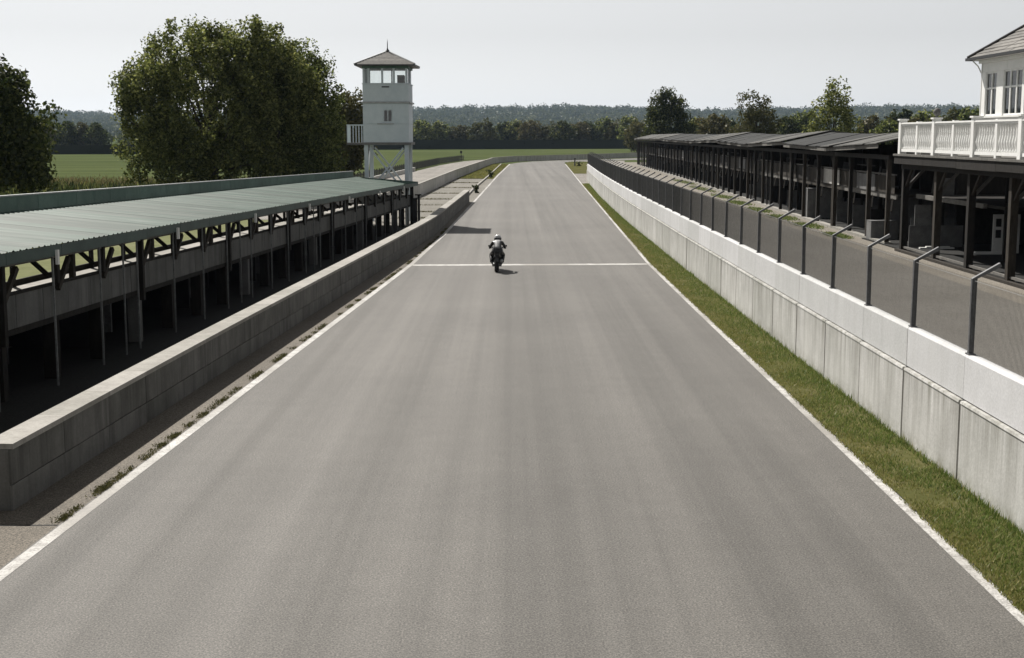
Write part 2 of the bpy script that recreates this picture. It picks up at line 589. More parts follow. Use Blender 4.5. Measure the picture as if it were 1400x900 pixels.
sheet('expansion_joint', [[(-10, 17.9), (lx(18) - .1, 18.0), (lx(18) - .1, 18.05), (-10, 17.96)]], M['pit_asphalt'], -.003)
yy = [-60, -20, 0, 8, 14, 18.7, 24, 31.8, 40, 48, 56, 66, 73, 90, 106, 120]
strip('shoulder', lambda y: (pw(y) - .1) if y > 18.7 else -14, lambda y: lx(y) - .1, yy, M['shoulder'], -.006)
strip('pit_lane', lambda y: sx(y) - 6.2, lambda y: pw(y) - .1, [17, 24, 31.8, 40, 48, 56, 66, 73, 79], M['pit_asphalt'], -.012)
# concrete path behind the left shed
strip('path', lambda y: sx(y) - 6.6, lambda y: sx(y) - 3.2, [10, 30, 50, 70, 82], M['lane'], -.009)

M['meadow'] = grass_ground('meadow', [(.3, (.10, .112, .058)), (.5, (.15, .158, .085)), (.7, (.20, .20, .12))], .4)
strip('meadow', lambda y: sx(y) - 30, lambda y: sx(y) - 6.6, [10, 30, 50, 70, 92], M['meadow'], -.02)

# concrete apron slabs between the pit wall and the far wall
W2 = [(95, -9.6), (118.4, -8.1), (168, -6.9), (215, -5.2), (259, -3.5)]
w2 = lambda y: interp(W2, y)
KERB = [(106, -3.95), (129, -3.9), (171, -3.12), (250, -1.95)]
kb = lambda y: interp(KERB, y)
cuts = [79.5, 87, 94, 103, 113, 124, 137, 152, 166]
for k in range(len(cuts) - 1):
    a, b = cuts[k] + .06, cuts[k + 1] - .06
    r_ = (lambda y: pw(y) - .25) if b <= 106.5 else (lambda y: (kb(y) - .12) if y > 106 else pw(y) - .25)
    l_ = (lambda y: -10.5) if b < 95 else (lambda y: w2(y) + .12)
    mb = MB()
    h = .012 + .012 * (k % 3)
    ym = [a, (a + b) / 2, b]
    for y0, y1 in zip(ym, ym[1:]):
        mb.hexa([(l_(y0), y0, -.05), (r_(y0), y0, -.05), (r_(y1), y1, -.05), (l_(y1), y1, -.05),
                 (l_(y0), y0, h), (r_(y0), y0, h), (r_(y1), y1, h), (l_(y1), y1, h)])
    tag(part('apron_slab', mb, M['apron']), kind='structure')
strip('verge', lambda y: kb(y) + .12, lambda y: lx(y) - .13, [106, 127, 150, 172, 200, 225, 250], M['apron'], -.004)
strip('verge', lambda y: w2(y) + .1, lambda y: lx(y) - .2, [166.1, 180, 200, 225, 250], M['turf'], .012)
mb = MB()
for y0, y1 in zip([109, 120, 135, 150, 172, 200, 226], [120, 135, 150, 172, 200, 226, 248]):
    mb.hexa([(kb(y0) - .1, y0, -.02), (kb(y0) + .1, y0, -.02), (kb(y1) + .1, y1, -.02), (kb(y1) - .1, y1, -.02),
             (kb(y0) - .08, y0, .16), (kb(y0) + .08, y0, .16), (kb(y1) + .08, y1, .16), (kb(y1) - .08, y1, .16)])
tag(part('kerb', mb, M['coping']), kind='structure')

# access lane behind the far wall
LANEL = [(86, -17.5), (130, -16.6), (165, -15.7), (203, -14.4), (249, -12.6), (280, -9.9), (312, -3.4)]
ll = lambda y: interp(LANEL, y)
strip('access_lane', ll, lambda y: w2(y) - .1 if y < 259 else -3.5 + (y - 259) * .2, [86, 95, 118, 140, 168, 190, 215, 240, 259, 280, 312], M['lane'], -.008)
# right: grass strip, concrete gap, far grass, paddock road, dirt verge
strip('grass_verge', lambda y: rx(y) + .09, rw, [-20, 5, 14, 20, 30, 40, 54, 62, 81, 100, 120, 135, 150], M['turf'], .014)
strip('concrete_crossing', lambda y: rx(y) + .12, lambda y: 10.4, [150.1, 170, 189], M['lane'], .004)
strip('grass_verge', lambda y: rx(y) + .12 if y < 262 else 10.3 + (y - 262) * .1, lambda y: 13 if y < 240 else 13 + (y - 240) * .09,
      [189.1, 215, 240, 262, 274], M['turf'], .014)
strip('paddock_road', rw, lambda y: 16.2 if y < 80 else interp([(80, 16.2), (120, 16.8), (160, 17.9), (250, 20)], y),
      [-20, 10, 20, 35, 54, 81, 100, 120, 157], M['paddock'], -.004)
strip('paddock_road', lambda y: 8.7 + (y - 157) * .02, lambda y: interp([(157, 17.9), (250, 20.5), (290, 24)], y),
      [157, 180, 220, 250, 286], M['lane'], -.006)
strip('dirt_verge', lambda y: 16.1 if y < 80 else interp([(80, 16.1), (120, 16.7), (160, 17.8), (250, 19.9)], y), lambda y: rs(y) + 9 if y > 60 else 27,
      [-20, 30, 50, 59.9, 60.1, 78, 90, 114, 156, 200, 243, 270], M['dirt'], -.002 - .006)

# ------------------------------------------------------------------ pit wall (left, block concrete with coping)
wall = thing('pit_wall', 'low grey block concrete wall with pale coping along left edge of track', 'wall', (pw(18.75), 18.75, 0))
y = 18.75
k = 0
while y < 108.9:
    y1 = min(y + 2.0, 109)
    fr = frame((pw(y), y), (pw(y1), y1))
    L = fr.L
    for z0, z1, dt in ((0, .36, 0), (.375, .875, .006)):
        off = .5 * L if z0 else 0
        mb = MB()
        mb.fbox(fr, .006, L - .006, -.34, -.0 + (dt if k % 2 else dt * .3), z0 - (.05 if z0 == 0 else 0), z1)
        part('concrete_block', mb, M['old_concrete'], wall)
    mb = MB()
    mb.fbox(fr, .004, L - .004, -.40, .045, .89, .97)
    part('coping', mb, M['coping'], wall)
    mb = MB()
    mb.fbox(fr, 0, L, -.32, -.03, -.05, .885)
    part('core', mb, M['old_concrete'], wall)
    y = y1
    k += 1

# ------------------------------------------------------------------ right barrier wall + fence
SP = 3.0
wall = thing('barrier_wall', 'long two tier wall, stained concrete panels below white panels, right of the track', 'wall', (rw(20.2), 8.3, 0))
fence = thing('safety_fence', 'mesh fence on dark cranked posts standing on top of the white wall', 'fence', (rw(20.2) + .12, 8.3, 2.0))
PL = SP - .075
mb = MB()
mb.hexa([(0, -.22, 0), (PL, -.22, 0), (PL, 0, 0), (0, 0, 0), (0, -.22, 1.26), (PL, -.22, 1.26), (PL, 0, 1.26), (0, 0, 1.26)])
mb.hexa([(0, -.22, 1.26), (PL, -.22, 1.26), (PL, .015, 1.26), (0, .015, 1.26), (0, -.22, 1.30), (PL, -.22, 1.30), (PL, .0, 1.30), (0, .0, 1.30)])
panel_low, _ = mb.mesh('concrete_panel', M['panel_concrete'], recentre=False)
mb = MB()
mb.box(0, SP - .012, -.22, -.05, 1.322, 1.97)
mb.hexa([(0, -.22, 1.97), (SP - .012, -.22, 1.97), (SP - .012, -.05, 1.97), (0, -.05, 1.97),
         (0, -.22, 2.0), (SP - .012, -.22, 2.0), (SP - .012, -.075, 2.0), (0, -.075, 2.0)])
panel_high, _ = mb.mesh('white_panel', M['white_concrete'], recentre=False)
mb = MB()
mb.box(-.0745, -.0005, -.2, -.05, 0, 1.31)
wall_post, _ = mb.mesh('wall_post', M['black'], recentre=False)
mb = MB()
mb.box(0, SP, -.2, -.08, 1.3005, 1.3215)
seam, _ = mb.mesh('packing_strip', M['black'], recentre=False)
# cranked fence post (local y is towards the track)
mb = MB()
mb.box(-.034, .034, -.04, -.028, 0, 1.16)
mb.box(-.034, .034, .028, .04, 0, 1.16)
mb.box(-.012, .012, -.028, .028, 0, 1.16)
mb.hexa([(-.034, -.04, 1.161), (.034, -.04, 1.161), (.034, .04, 1.161), (-.034, .04, 1.161),
         (-.034, -.40, 1.345), (.034, -.40, 1.345), (.034, -.37, 1.40), (-.034, -.37, 1.40)])
mb.box(-.08, .08, -.06, .055, -.0, .02)
fence_post, _ = mb.mesh('fence_post', M['fence_metal'], recentre=False)
mb = MB()
def wire(mb, a, b, r):
    a, b = Vector(a), Vector(b)
    d = (b - a).normalized()
    s = Vector((0, 1, 0)) * r
    t = d.cross(Vector((0, 1, 0))).normalized() * r
    n = len(mb.v)
    for p in (a, b):
        mb.v += [tuple(p + s), tuple(p + t), tuple(p - s), tuple(p - t)]
    for i in range(4):
        mb.f.append((n + i, n + (i + 1) % 4, n + 4 + (i + 1) % 4, n + 4 + i))
nv = 66
for i in range(nv):
    x = .05 + (SP - .1) * i / (nv - 1)
    wire(mb, (x, 0, .03), (x, 0, 1.15 + .012 * (i % 2)), .0026)
for i in range(4):
    z = .05 + 1.08 * i / 3
    wire(mb, (.05, -.004, z), (SP - .05, -.004, z), .0011)
wire(mb, (.05, .004, 1.13), (SP - .05, .004, 1.13), .004)
mesh_panel, _ = mb.mesh('mesh_panel', M['wire'], recentre=False)

y = 8.3
pts = [(rw(y), y)]
while pts[-1][1] < 155.5:
    x0, y0 = pts[-1]
    d = Vector((rw(y0 + SP) - x0, SP)).normalized()
    y1 = y0 + SP * d.y
    pts.append((rw(y1), y1))
for i, (p, q) in enumerate(zip(pts, pts[1:])):
    ang = math.atan2(q[1] - p[1], q[0] - p[0])
    rot = (0, 0, ang)
    n = Vector((math.sin(ang), -math.cos(ang), 0))
    base = Vector((p[0], p[1], 0))
    j = random.uniform(-.006, .006)
    put('concrete_panel', panel_low, base - n * j, wall, rot)
    put('white_panel', panel_high, base + n * random.uniform(-.002, .002), wall, rot)
    put('wall_post', wall_post, base, wall, rot)
    put('packing_strip', seam, base, wall, rot)
    fb = base + n * .135 + Vector((0, 0, 2.0))
    put('fence_post', fence_post, fb, fence, (random.uniform(-.012, .012), random.uniform(-.01, .01), ang))
    put('mesh_panel', mesh_panel, fb, fence, rot)
put('fence_post', fence_post, Vector((pts[-1][0] + .135, pts[-1][1], 2.0)), fence, rot)

# ------------------------------------------------------------------ far wall beyond the tower
fw = thing('far_wall', 'low grey panel wall beyond the tower, curving right round the far bend', 'wall', (w2(95), 95, 0))
fpts = [(w2(y_), y_) for y_ in np.arange(95, 258, 6)] + [(-2.6, 264), (0, 276), (4, 284), (9.5, 292.5), (17, 305), (24, 319), (31, 333), (38, 347), (46, 361), (54, 376), (62, 390)]
for p, q in zip(fpts, fpts[1:]):
    fr = frame(p, q)
    mb = MB()
    mb.fbox(fr, .03, fr.L - .03, -.2, 0, -.05, 1.05)
    part('wall_panel', mb, M['concrete'], fw)
    mb = MB()
    mb.fbox(fr, 0, fr.L, -.22, .02, 1.055, 1.11)
    part('coping', mb, M['coping'], fw)
    mb = MB()
    mb.fbox(fr, -.03, .03, -.16, -.03, -.05, 1.05)
    part('wall_post', mb, M['dark_metal'], fw)
lw = thing('lane_wall', 'low grey wall along the access lane behind the tower legs', 'wall', (ll(100), 100, 0))
for y0 in range(96, 204, 6):
    fr = frame((ll(y0), y0), (ll(y0 + 6), y0 + 6))
    mb = MB()
    mb.fbox(fr, .02, fr.L - .02, -.3, -.1, -.05, .55)
    part('wall_panel', mb, M['concrete'], lw)
pf = thing('picket_fence', 'dark low picket fence beside the pale access lane', 'fence', (ll(140) - .8, 140, 0))
pk = MB()
for i in range(64):
    y0 = 130 + i * 2.4
    if y0 > 282:
        break
    fr = frame((ll(y0) - .8, y0), (ll(y0 + 2.4) - .8, y0 + 2.4))
    mb = MB()
    mb.fbox(fr, -.06, .06, -.06, .06, 0, 1.25)
    part('post', mb, M['black'], pf)
    mb = MB()
    mb.fbox(fr, .07, fr.L - .07, -.03, .03, .35, .45)
    mb.fbox(fr, .07, fr.L - .07, -.03, .03, .9, 1.0)
    part('rail', mb, M['black'], pf)
    for j in range(6):
        s = .25 + j * .37
        pk.fbox(fr, s - .045, s + .045, .035, .06, .1, 1.12 + random.uniform(-.05, .08))
tag(part('pickets', pk, M['black'], pf), kind='stuff')

# ------------------------------------------------------------------ left pit shed
zr = lambda y: 1 - .00334 * (y - 32.5)
fr = frame(SHED0, SHED1, zr)
shed = thing('pit_shed', 'long open pit shed with faded green corrugated roof and raised deck left of track', 'shed', (SHED0[0], SHED0[1], 0))
BAY = fr.L / 27
EZ, RZ, DEP = 3.02, 3.37, 3.45
DK = 1.46
def roofz(t):
    return EZ + (RZ - EZ) * (-t + .35) / (DEP + .35)
for i in range(27):
    s0, s1 = i * BAY, (i + 1) * BAY
    # corrugated sheets, one per 1/3 bay
    for q in range(3):
        a, b = s0 + q * BAY / 3, s0 + (q + 1) * BAY / 3
        mb = MB()
        nr = 12
        lift = random.uniform(0, .004)
        for kk in range(nr + 1):
            s = a + (b - a) * kk / nr
            z = (.024 if kk % 4 == 0 else -.010 if kk % 2 else .0) + lift
            for t in (.42 + random.uniform(-.01, .01), -DEP):
                p = fr(s, t, roofz(t))
                mb.v.append((p[0], p[1], p[2] + z))
        for kk in range(nr):
            c = 2 * kk
            mb.f.append((c, c + 2, c + 3, c + 1))
        part('roof_sheet', mb, M['roof_metal'], shed)
    # rear upstand
    mb = MB()
    mb.fbox(fr, s0 + .012, s0 + BAY / 2 - .006, -DEP - .09, -DEP - .03, RZ - .25, RZ + .4)
    part('parapet_panel', mb, M['green_paint'], shed)
    mb = MB()
    mb.fbox(fr, s0 + BAY / 2 + .006, s1 - .012, -DEP - .09, -DEP - .03, RZ - .25, RZ + .4)
    part('parapet_panel', mb, M['green_paint'], shed)
    mb = MB()
    mb.fbox(fr, s0, s1 - .006, -DEP - .12, -DEP - .0, RZ + .402, RZ + .44)
    part('parapet_cap', mb, M['grey_metal'], shed)
    # fascia and eave beam
    mb = MB()
    mb.fbox(fr, s0 + .008, s1 - .008, .36, .4, EZ - .24 + random.uniform(-.01, .01), EZ - .018)
    part('fascia_board', mb, M['green_fascia'], shed)
    mb = MB()
    mb.fbox(fr, s0, s1, -.06, .08, EZ - .34, EZ - .12)
    part('eave_beam', mb, M['grey_timber'], shed)
    mb = MB()
    mb.fbox(fr, s0, s1, -DEP + .05, -DEP + .17, RZ - .2, RZ - .06)
    part('rear_beam', mb, M['dark_timber'], shed)
    # rafters
    for s in (s0 + .05, s0 + BAY / 2):
        mb = MB()
        mb.hexa([fr(s, .34, EZ - .11), fr(s + .07, .34, EZ - .11), fr(s + .07, -DEP + .1, RZ - .2), fr(s, -DEP + .1, RZ - .2),
                 fr(s, .34, EZ - .034), fr(s + .07, .34, EZ - .034), fr(s + .07, -DEP + .1, RZ - .05), fr(s, -DEP + .1, RZ - .05)])
        part('rafter', mb, M['dark_timber'], shed)
    # deck slab, rear kick board, front band
    mb = MB()
    mb.fbox(fr, s0 + .005, s1 - .005, -DEP + .04, -.16, DK - .12, DK)
    part('deck_slab', mb, M['coping'], shed)
    mb = MB()
    mb.fbox(fr, s0, s1, -DEP - .02, -DEP + .035, DK - .1, DK + .15)
    part('kick_board', mb, M['dark_timber'], shed)
    for q in range(2):
        mb = MB()
        a = s0 + q * BAY / 2
        mb.fbox(fr, a + .012, a + BAY / 2 - .012, -.15, -.06 + random.uniform(0, .012), DK - .04, 2.08)
        part('front_panel', mb, M['shed_concrete'], shed)
    mb = MB()
    mb.fbox(fr, s0, s1, -.17, -.03, 2.082, 2.13)
    part('panel_cap', mb, M['dark_timber'], shed)
    mb = MB()
    mb.fbox(fr, s0, s1, -.15, -.04, DK - .16, DK - .045)
    part('deck_beam', mb, M['dark_timber'], shed)
    # thick timber posts with knee braces
    mb = MB()
    mb.fbox(fr, s0 + .42, s0 + .56, -.025, .11, DK - .3 if i % 3 == 0 else 2.131, EZ - .13)
    part('timber_post', mb, M['dark_timber'], shed)
    mb = MB()
    mb.bar(fr(s0 + .6, .02, 2.0), fr(s0 + 1.25, .02, EZ - .4), .09, .11)
    part('knee_brace', mb, M['brown_timber'], shed)
    mb = MB()
    mb.bar(fr(s0 + .51, -.15, 2.3), fr(s0 + .51, -.9, EZ - .05), .07, .09)
    part('roof_brace', mb, M['dark_timber'], shed)
    if i % 2:
        mb = MB()
        mb.fbox(fr, s0 + 1.62, s0 + 1.76, -.14, -.03, 2.13, EZ - .2)
        part('timber_post', mb, M['brown_timber'], shed)
    # rear posts
    mb = MB()
    mb.fbox(fr, s0 + .5, s0 + .6, -DEP + .05, -DEP + .16, 0, RZ - .2)
    part('rear_post', mb, M['dark_timber'], shed)
    # slender steel props down to the ground
    so = s0 + (.05 if i % 3 else -.12)
    mb = MB()
    mb.fbox(fr, so, so + .036, .14, .176, 0, EZ - .14)
    part('steel_prop', mb, M['prop_metal'], shed)
    if i % 4 == 0:
        mb = MB()
        mb.fbox(fr, so + 1.5, so + 1.535, .14, .175, 0, EZ - .2)
        part('steel_prop', mb, M['prop_metal'], shed)
    # piers under the deck, back wall and partitions
    mb = MB()
    mb.fbox(fr, s0 + .9, s0 + 1.12, -.5, -.2, 0, DK - .13)
    part('pier', mb, M['shed_concrete'] if i % 4 == 1 else M['dark_timber'], shed)
    mb = MB()
    mb.fbox(fr, s0, s1 - .01, -DEP + .05, -DEP + .14, 0, DK - .13)
    part('back_wall', mb, M['black'], shed)
    mb = MB()
    mb.fbox(fr, s0 - .04, s0 + .04, -DEP + .15, -1.1 - .5 * (i % 3), 0, DK - .13)
    part('partition', mb, M['grey_panel'] if i % 3 == 1 else M['black'], shed)
    if i % 3 == 0:
        mb = MB()
        mb.fbox(fr, s1 - .35, s1 - .27, .401, .46, EZ - .42, EZ - .12)
        part('downpipe', mb, M['cream_paint'], shed)
# end gable frame
mb = MB()
mb.fbox(fr, fr.L - .14, fr.L + .02, -.06, .13, 0, EZ - .14)
part('timber_post', mb, M['dark_timber'], shed)
mb = MB()
mb.hexa([fr(fr.L + .02, .4, EZ - .2), fr(fr.L + .09, .4, EZ - .2), fr(fr.L + .09, -DEP, RZ - .2), fr(fr.L + .02, -DEP, RZ - .2),
         fr(fr.L + .02, .4, EZ + .03), fr(fr.L + .09, .4, EZ + .03), fr(fr.L + .09, -DEP, RZ + .03), fr(fr.L + .02, -DEP, RZ + .03)])
part('barge_board', mb, M['dark_timber'], shed)
mb = MB()
mb.fbox(fr, fr.L - .05, fr.L + .0, -DEP + .2, -.2, DK, 2.1)
part('end_panel', mb, M['shed_concrete'], shed)
# dark gatepost structure by shed end
gt = thing('gate_frame', 'dark timber gate frame between the shed end and the pit wall', 'gate', (-5.6, 80.9, 0))
mb = MB()
mb.box(-5.62, -5.48, 80.8, 80.94, 0, 1.75)
part('post', mb, M['black'], gt)
mb = MB()
mb.box(-5.78, -5.40, 80.76, 80.98, 1.752, 1.82)
part('cap', mb, M['dark_timber'], gt)
mb = MB()
mb.box(-5.93, -5.64, 80.84, 80.9, .1, 1.6)
part('board', mb, M['black'], gt)

# ------------------------------------------------------------------ timing tower
TX0, TX1, TY0, TY1 = -8.86, -6.14, 81.4, 84.7
tw = thing('timing_tower', 'white timber control tower with slate pyramid roof on braced legs', 'tower', ((TX0 + TX1) / 2, TY0, 0))
for x in (TX0 + .16, TX1 - .16):
    for y in (TY0 + .16, TY1 - .16):
        mb = MB().box(x - .115, x + .115, y - .115, y + .115, 0, 4.72)
        part('leg', mb, M['tower_skylit_paint'], tw)
for (xa, xb, y) in ((TX0 + .35, TX1 - .35, TY0 + .09), (TX0 + .35, TX1 - .35, TY1 - .1)):
    for z0, z1, dy in ((2.0, 4.55, 0), (4.55, 2.0, .09)):
        part('brace', MB().bar((xa, y + dy, z0), (xb, y + dy, z1), .06, .1), M['tower_skylit_paint'], tw)
for x in (TX0 + .1, TX1 - .1):
    for z0, z1, dx in ((2.0, 4.55, 0), (4.55, 2.0, .085)):
        part('brace', MB().bar((x - dx, TY0 + .35, z0), (x - dx, TY1 - .35, z1), .06, .1), M['tower_skylit_paint'], tw)
part('floor_slab', MB().box(TX0 - .08, TX1 + .12, TY0 - .08, TY1 + .1, 4.722, 4.87), M['grey_panel'], tw)
# cabin walls: two storeys of wide boards, front wall split round its window
def boards(x0, x1, y0, y1, zs, name, parent, m):
    for z0, z1 in zip(zs, zs[1:]):
        part(name, MB().box(x0, x1, y0, y1, z0 + .004, z1 - .004), m, parent)
WX0, WX1, WZ0, WZ1 = -7.66, -7.1, 6.06, 6.82
zs_low = [4.872, 5.96]
boards(TX0, TX1, TY0, TY0 + .1, zs_low, 'wall_board', tw, M['tower_skylit_paint'])
part('wall_board', MB().box(TX0, WX0, TY0, TY0 + .1, 5.968, 7.17), M['tower_skylit_paint'], tw)
part('wall_board', MB().box(WX1, TX1, TY0, TY0 + .1, 5.968, 7.17), M['tower_skylit_paint'], tw)
part('wall_board', MB().box(WX0 + .002, WX1 - .002, TY0, TY0 + .1, 5.968, WZ0), M['tower_skylit_paint'], tw)
part('wall_board', MB().box(WX0 + .002, WX1 - .002, TY0, TY0 + .1, WZ1, 7.17), M['tower_skylit_paint'], tw)
boards(TX1 - .1, TX1, TY0 + .102, TY1, [4.872, 5.96, 7.172], 'wall_board', tw, M['tower_skylit_paint'])
boards(TX0, TX0 + .1, TY0 + .102, TY1, [4.872, 5.96, 7.172], 'wall_board', tw, M['tower_skylit_paint'])
boards(TX0 + .102, TX1 - .102, TY1 - .1, TY1, [4.872, 5.96, 7.172], 'wall_board', tw, M['tower_skylit_paint'])
win = part('window', MB().box(WX0, WX0 + .06, TY0 + .02, TY0 + .08, WZ0, WZ1).box(WX1 - .06, WX1, TY0 + .02, TY0 + .08, WZ0, WZ1)
           .box(WX0 + .06, WX1 - .06, TY0 + .02, TY0 + .08, WZ1 - .06, WZ1).box(WX0 + .06, WX1 - .06, TY0 + .02, TY0 + .08, WZ0, WZ0 + .06)
           .box(-7.405, -7.355, TY0 + .03, TY0 + .075, WZ0 + .061, WZ1 - .061), M['tower_skylit_paint'], tw)
part('pane', MB().box(WX0 + .05, WX1 - .05, TY0 + .048, TY0 + .054, WZ0 + .05, WZ1 - .05), M['glass'], win)
part('sill', MB().box(WX0 - .35, WX1 + .08, TY0 - .06, TY0 - .002, WZ0 - .12, WZ0 - .06), M['grey_metal'], win)
part('band', MB().box(TX0 - .07, TX1 + .1, TY0 - .07, TY1 + .08, 7.175, 7.27), M['grey_metal'], tw)
boards(TX0 + .0, TX1, TY0, TY0 + .1, [7.272, 8.3], 'wall_board', tw, M['tower_skylit_paint'])
boards(TX1 - .1, TX1, TY0 + .102, TY1, [7.272, 8.3], 'wall_board', tw, M['tower_skylit_paint'])
boards(TX0, TX0 + .1, TY0 + .102, TY1, [7.272, 8.3], 'wall_board', tw, M['tower_skylit_paint'])
boards(TX0 + .102, TX1 - .102, TY1 - .1, TY1, [7.272, 8.3], 'wall_board', tw, M['tower_skylit_paint'])
part('cabin_floor', MB().box(TX0 + .1, TX1 - .1, TY0 + .1, TY1 - .1, 7.2, 7.28), M['grey_timber'], tw)
part('sill_rail', MB().box(TX0 - .03, TX1 + .03, TY0 - .03, TY1 + .03, 8.302, 8.36), M['tower_skylit_paint'], tw)
part('nameplate', MB().box(-7.72, -7.28, TY0 - .03, TY0 - .003, 8.1, 8.17), M['black'], tw)
for x in (TX0 + .07, TX0 + .36, TX0 + 1.17, TX0 + 1.86, TX1 - .12):
    for y in (TY0 + .07, TY1 - .07):
        if x in (TX0 + .07, TX1 - .12) or y < 83:
            part('mullion', MB().box(x - .06, x + .06, y - .06, y + .06, 8.362, 9.22), M['tower_skylit_paint'], tw)
part('mullion', MB().box(-7.43, -7.36, TY1 - .1, TY1 - .03, 8.362, 9.22), M['dark_metal'], tw)
for y in (82.6, 83.6):
    for x in (TX0 + .07, TX1 - .07):
        part('mullion', MB().box(x - .05, x + .05, y - .05, y + .05, 8.362, 9.22), M['tower_skylit_paint'], tw)
for y in (TY0 + .06, TY1 - .06):
    part('pane', MB().box(TX0 + .1, TX1 - .1, y - .004, y + .004, 8.362, 9.2), M['glass'], tw)
for x in (TX0 + .06, TX1 - .06):
    part('pane', MB().box(x - .004, x + .004, TY0 + .1, TY1 - .1, 8.362, 9.2), M['glass'], tw)
part('desk', MB().box(-6.95, -6.55, 83.2, 84.2, 7.3, 8.9), M['grey_timber'], tw, label='grey cupboard seen through the tower windows')
part('head_rail', MB().box(TX0 - .02, TX1 + .02, TY0 - .02, TY1 + .02, 9.222, 9.36), M['green_paint'], tw)
AX, AY, AZ = (TX0 + TX1) / 2, (TY0 + TY1) / 2, 10.28
EX, EY = (TX1 - TX0) / 2 + .43, (TY1 - TY0) / 2 + .43
roof = part('roof', MB().hexa([(AX - EX, AY - EY, 9.362), (AX + EX, AY - EY, 9.362), (AX + EX, AY + EY, 9.362), (AX - EX, AY + EY, 9.362),
            (AX - EX, AY - EY, 9.43), (AX + EX, AY - EY, 9.43), (AX + EX, AY + EY, 9.43), (AX - EX, AY + EY, 9.43)]), M['dark_metal'], tw)
nc = 11
for k in range(nc):
    a, b = 1 - k / nc, 1 - (k + 1) / nc + .02
    b = max(b, .015)
    z0, z1 = 9.432 + (AZ - 9.432) * k / nc, 9.432 + (AZ - 9.432) * (k + 1) / nc
    mb = MB()
    mb.hexa([(AX - EX * a, AY - EY * a, z0), (AX + EX * a, AY - EY * a, z0), (AX + EX * a, AY + EY * a, z0), (AX - EX * a, AY + EY * a, z0),
             (AX - EX * b, AY - EY * b, z1 + .022), (AX + EX * b, AY - EY * b, z1 + .022), (AX + EX * b, AY + EY * b, z1 + .022), (AX - EX * b, AY + EY * b, z1 + .022)])
    part('slate_course', mb, M['slate'], roof)
for sxx, syy in ((-1, -1), (1, -1), (1, 1), (-1, 1)):
    part('hip_roll', MB().tube([(AX + sxx * EX, AY + syy * EY, 9.46), (AX, AY, AZ + .03)], .045, 6), M['grey_metal'], roof)
part('finial', MB().lathe([(.1, 0), (.13, .06), (.07, .12), (.03, .2), (.025, .5), (.004, .75)], (AX, AY, AZ), 8), M['dark_metal'], roof)
bal = part('balcony', MB().box(TX0 - 1.0, TX0 - .09, TY0 + .1, TY0 + 1.4, 4.74, 4.86), M['grey_panel'], tw)
for x in np.linspace(TX0 - .96, TX0 - .1, 6):
    part('baluster', MB().box(x - .028, x + .028, TY0 + .13, TY0 + .18, 4.862, 5.86), M['tower_skylit_paint'], bal)
for y in np.linspace(TY0 + .36, TY0 + 1.35, 5):
    part('baluster', MB().box(TX0 - .985, TX0 - .935, y - .028, y + .028, 4.862, 5.86), M['tower_skylit_paint'], bal)
part('rail', MB().box(TX0 - 1.0, TX0 - .02, TY0 + .11, TY0 + .2, 5.862, 5.93).box(TX0 - 1.0, TX0 - .92, TY0 + .202, TY0 + 1.4, 5.862, 5.93), M['tower_skylit_paint'], bal)

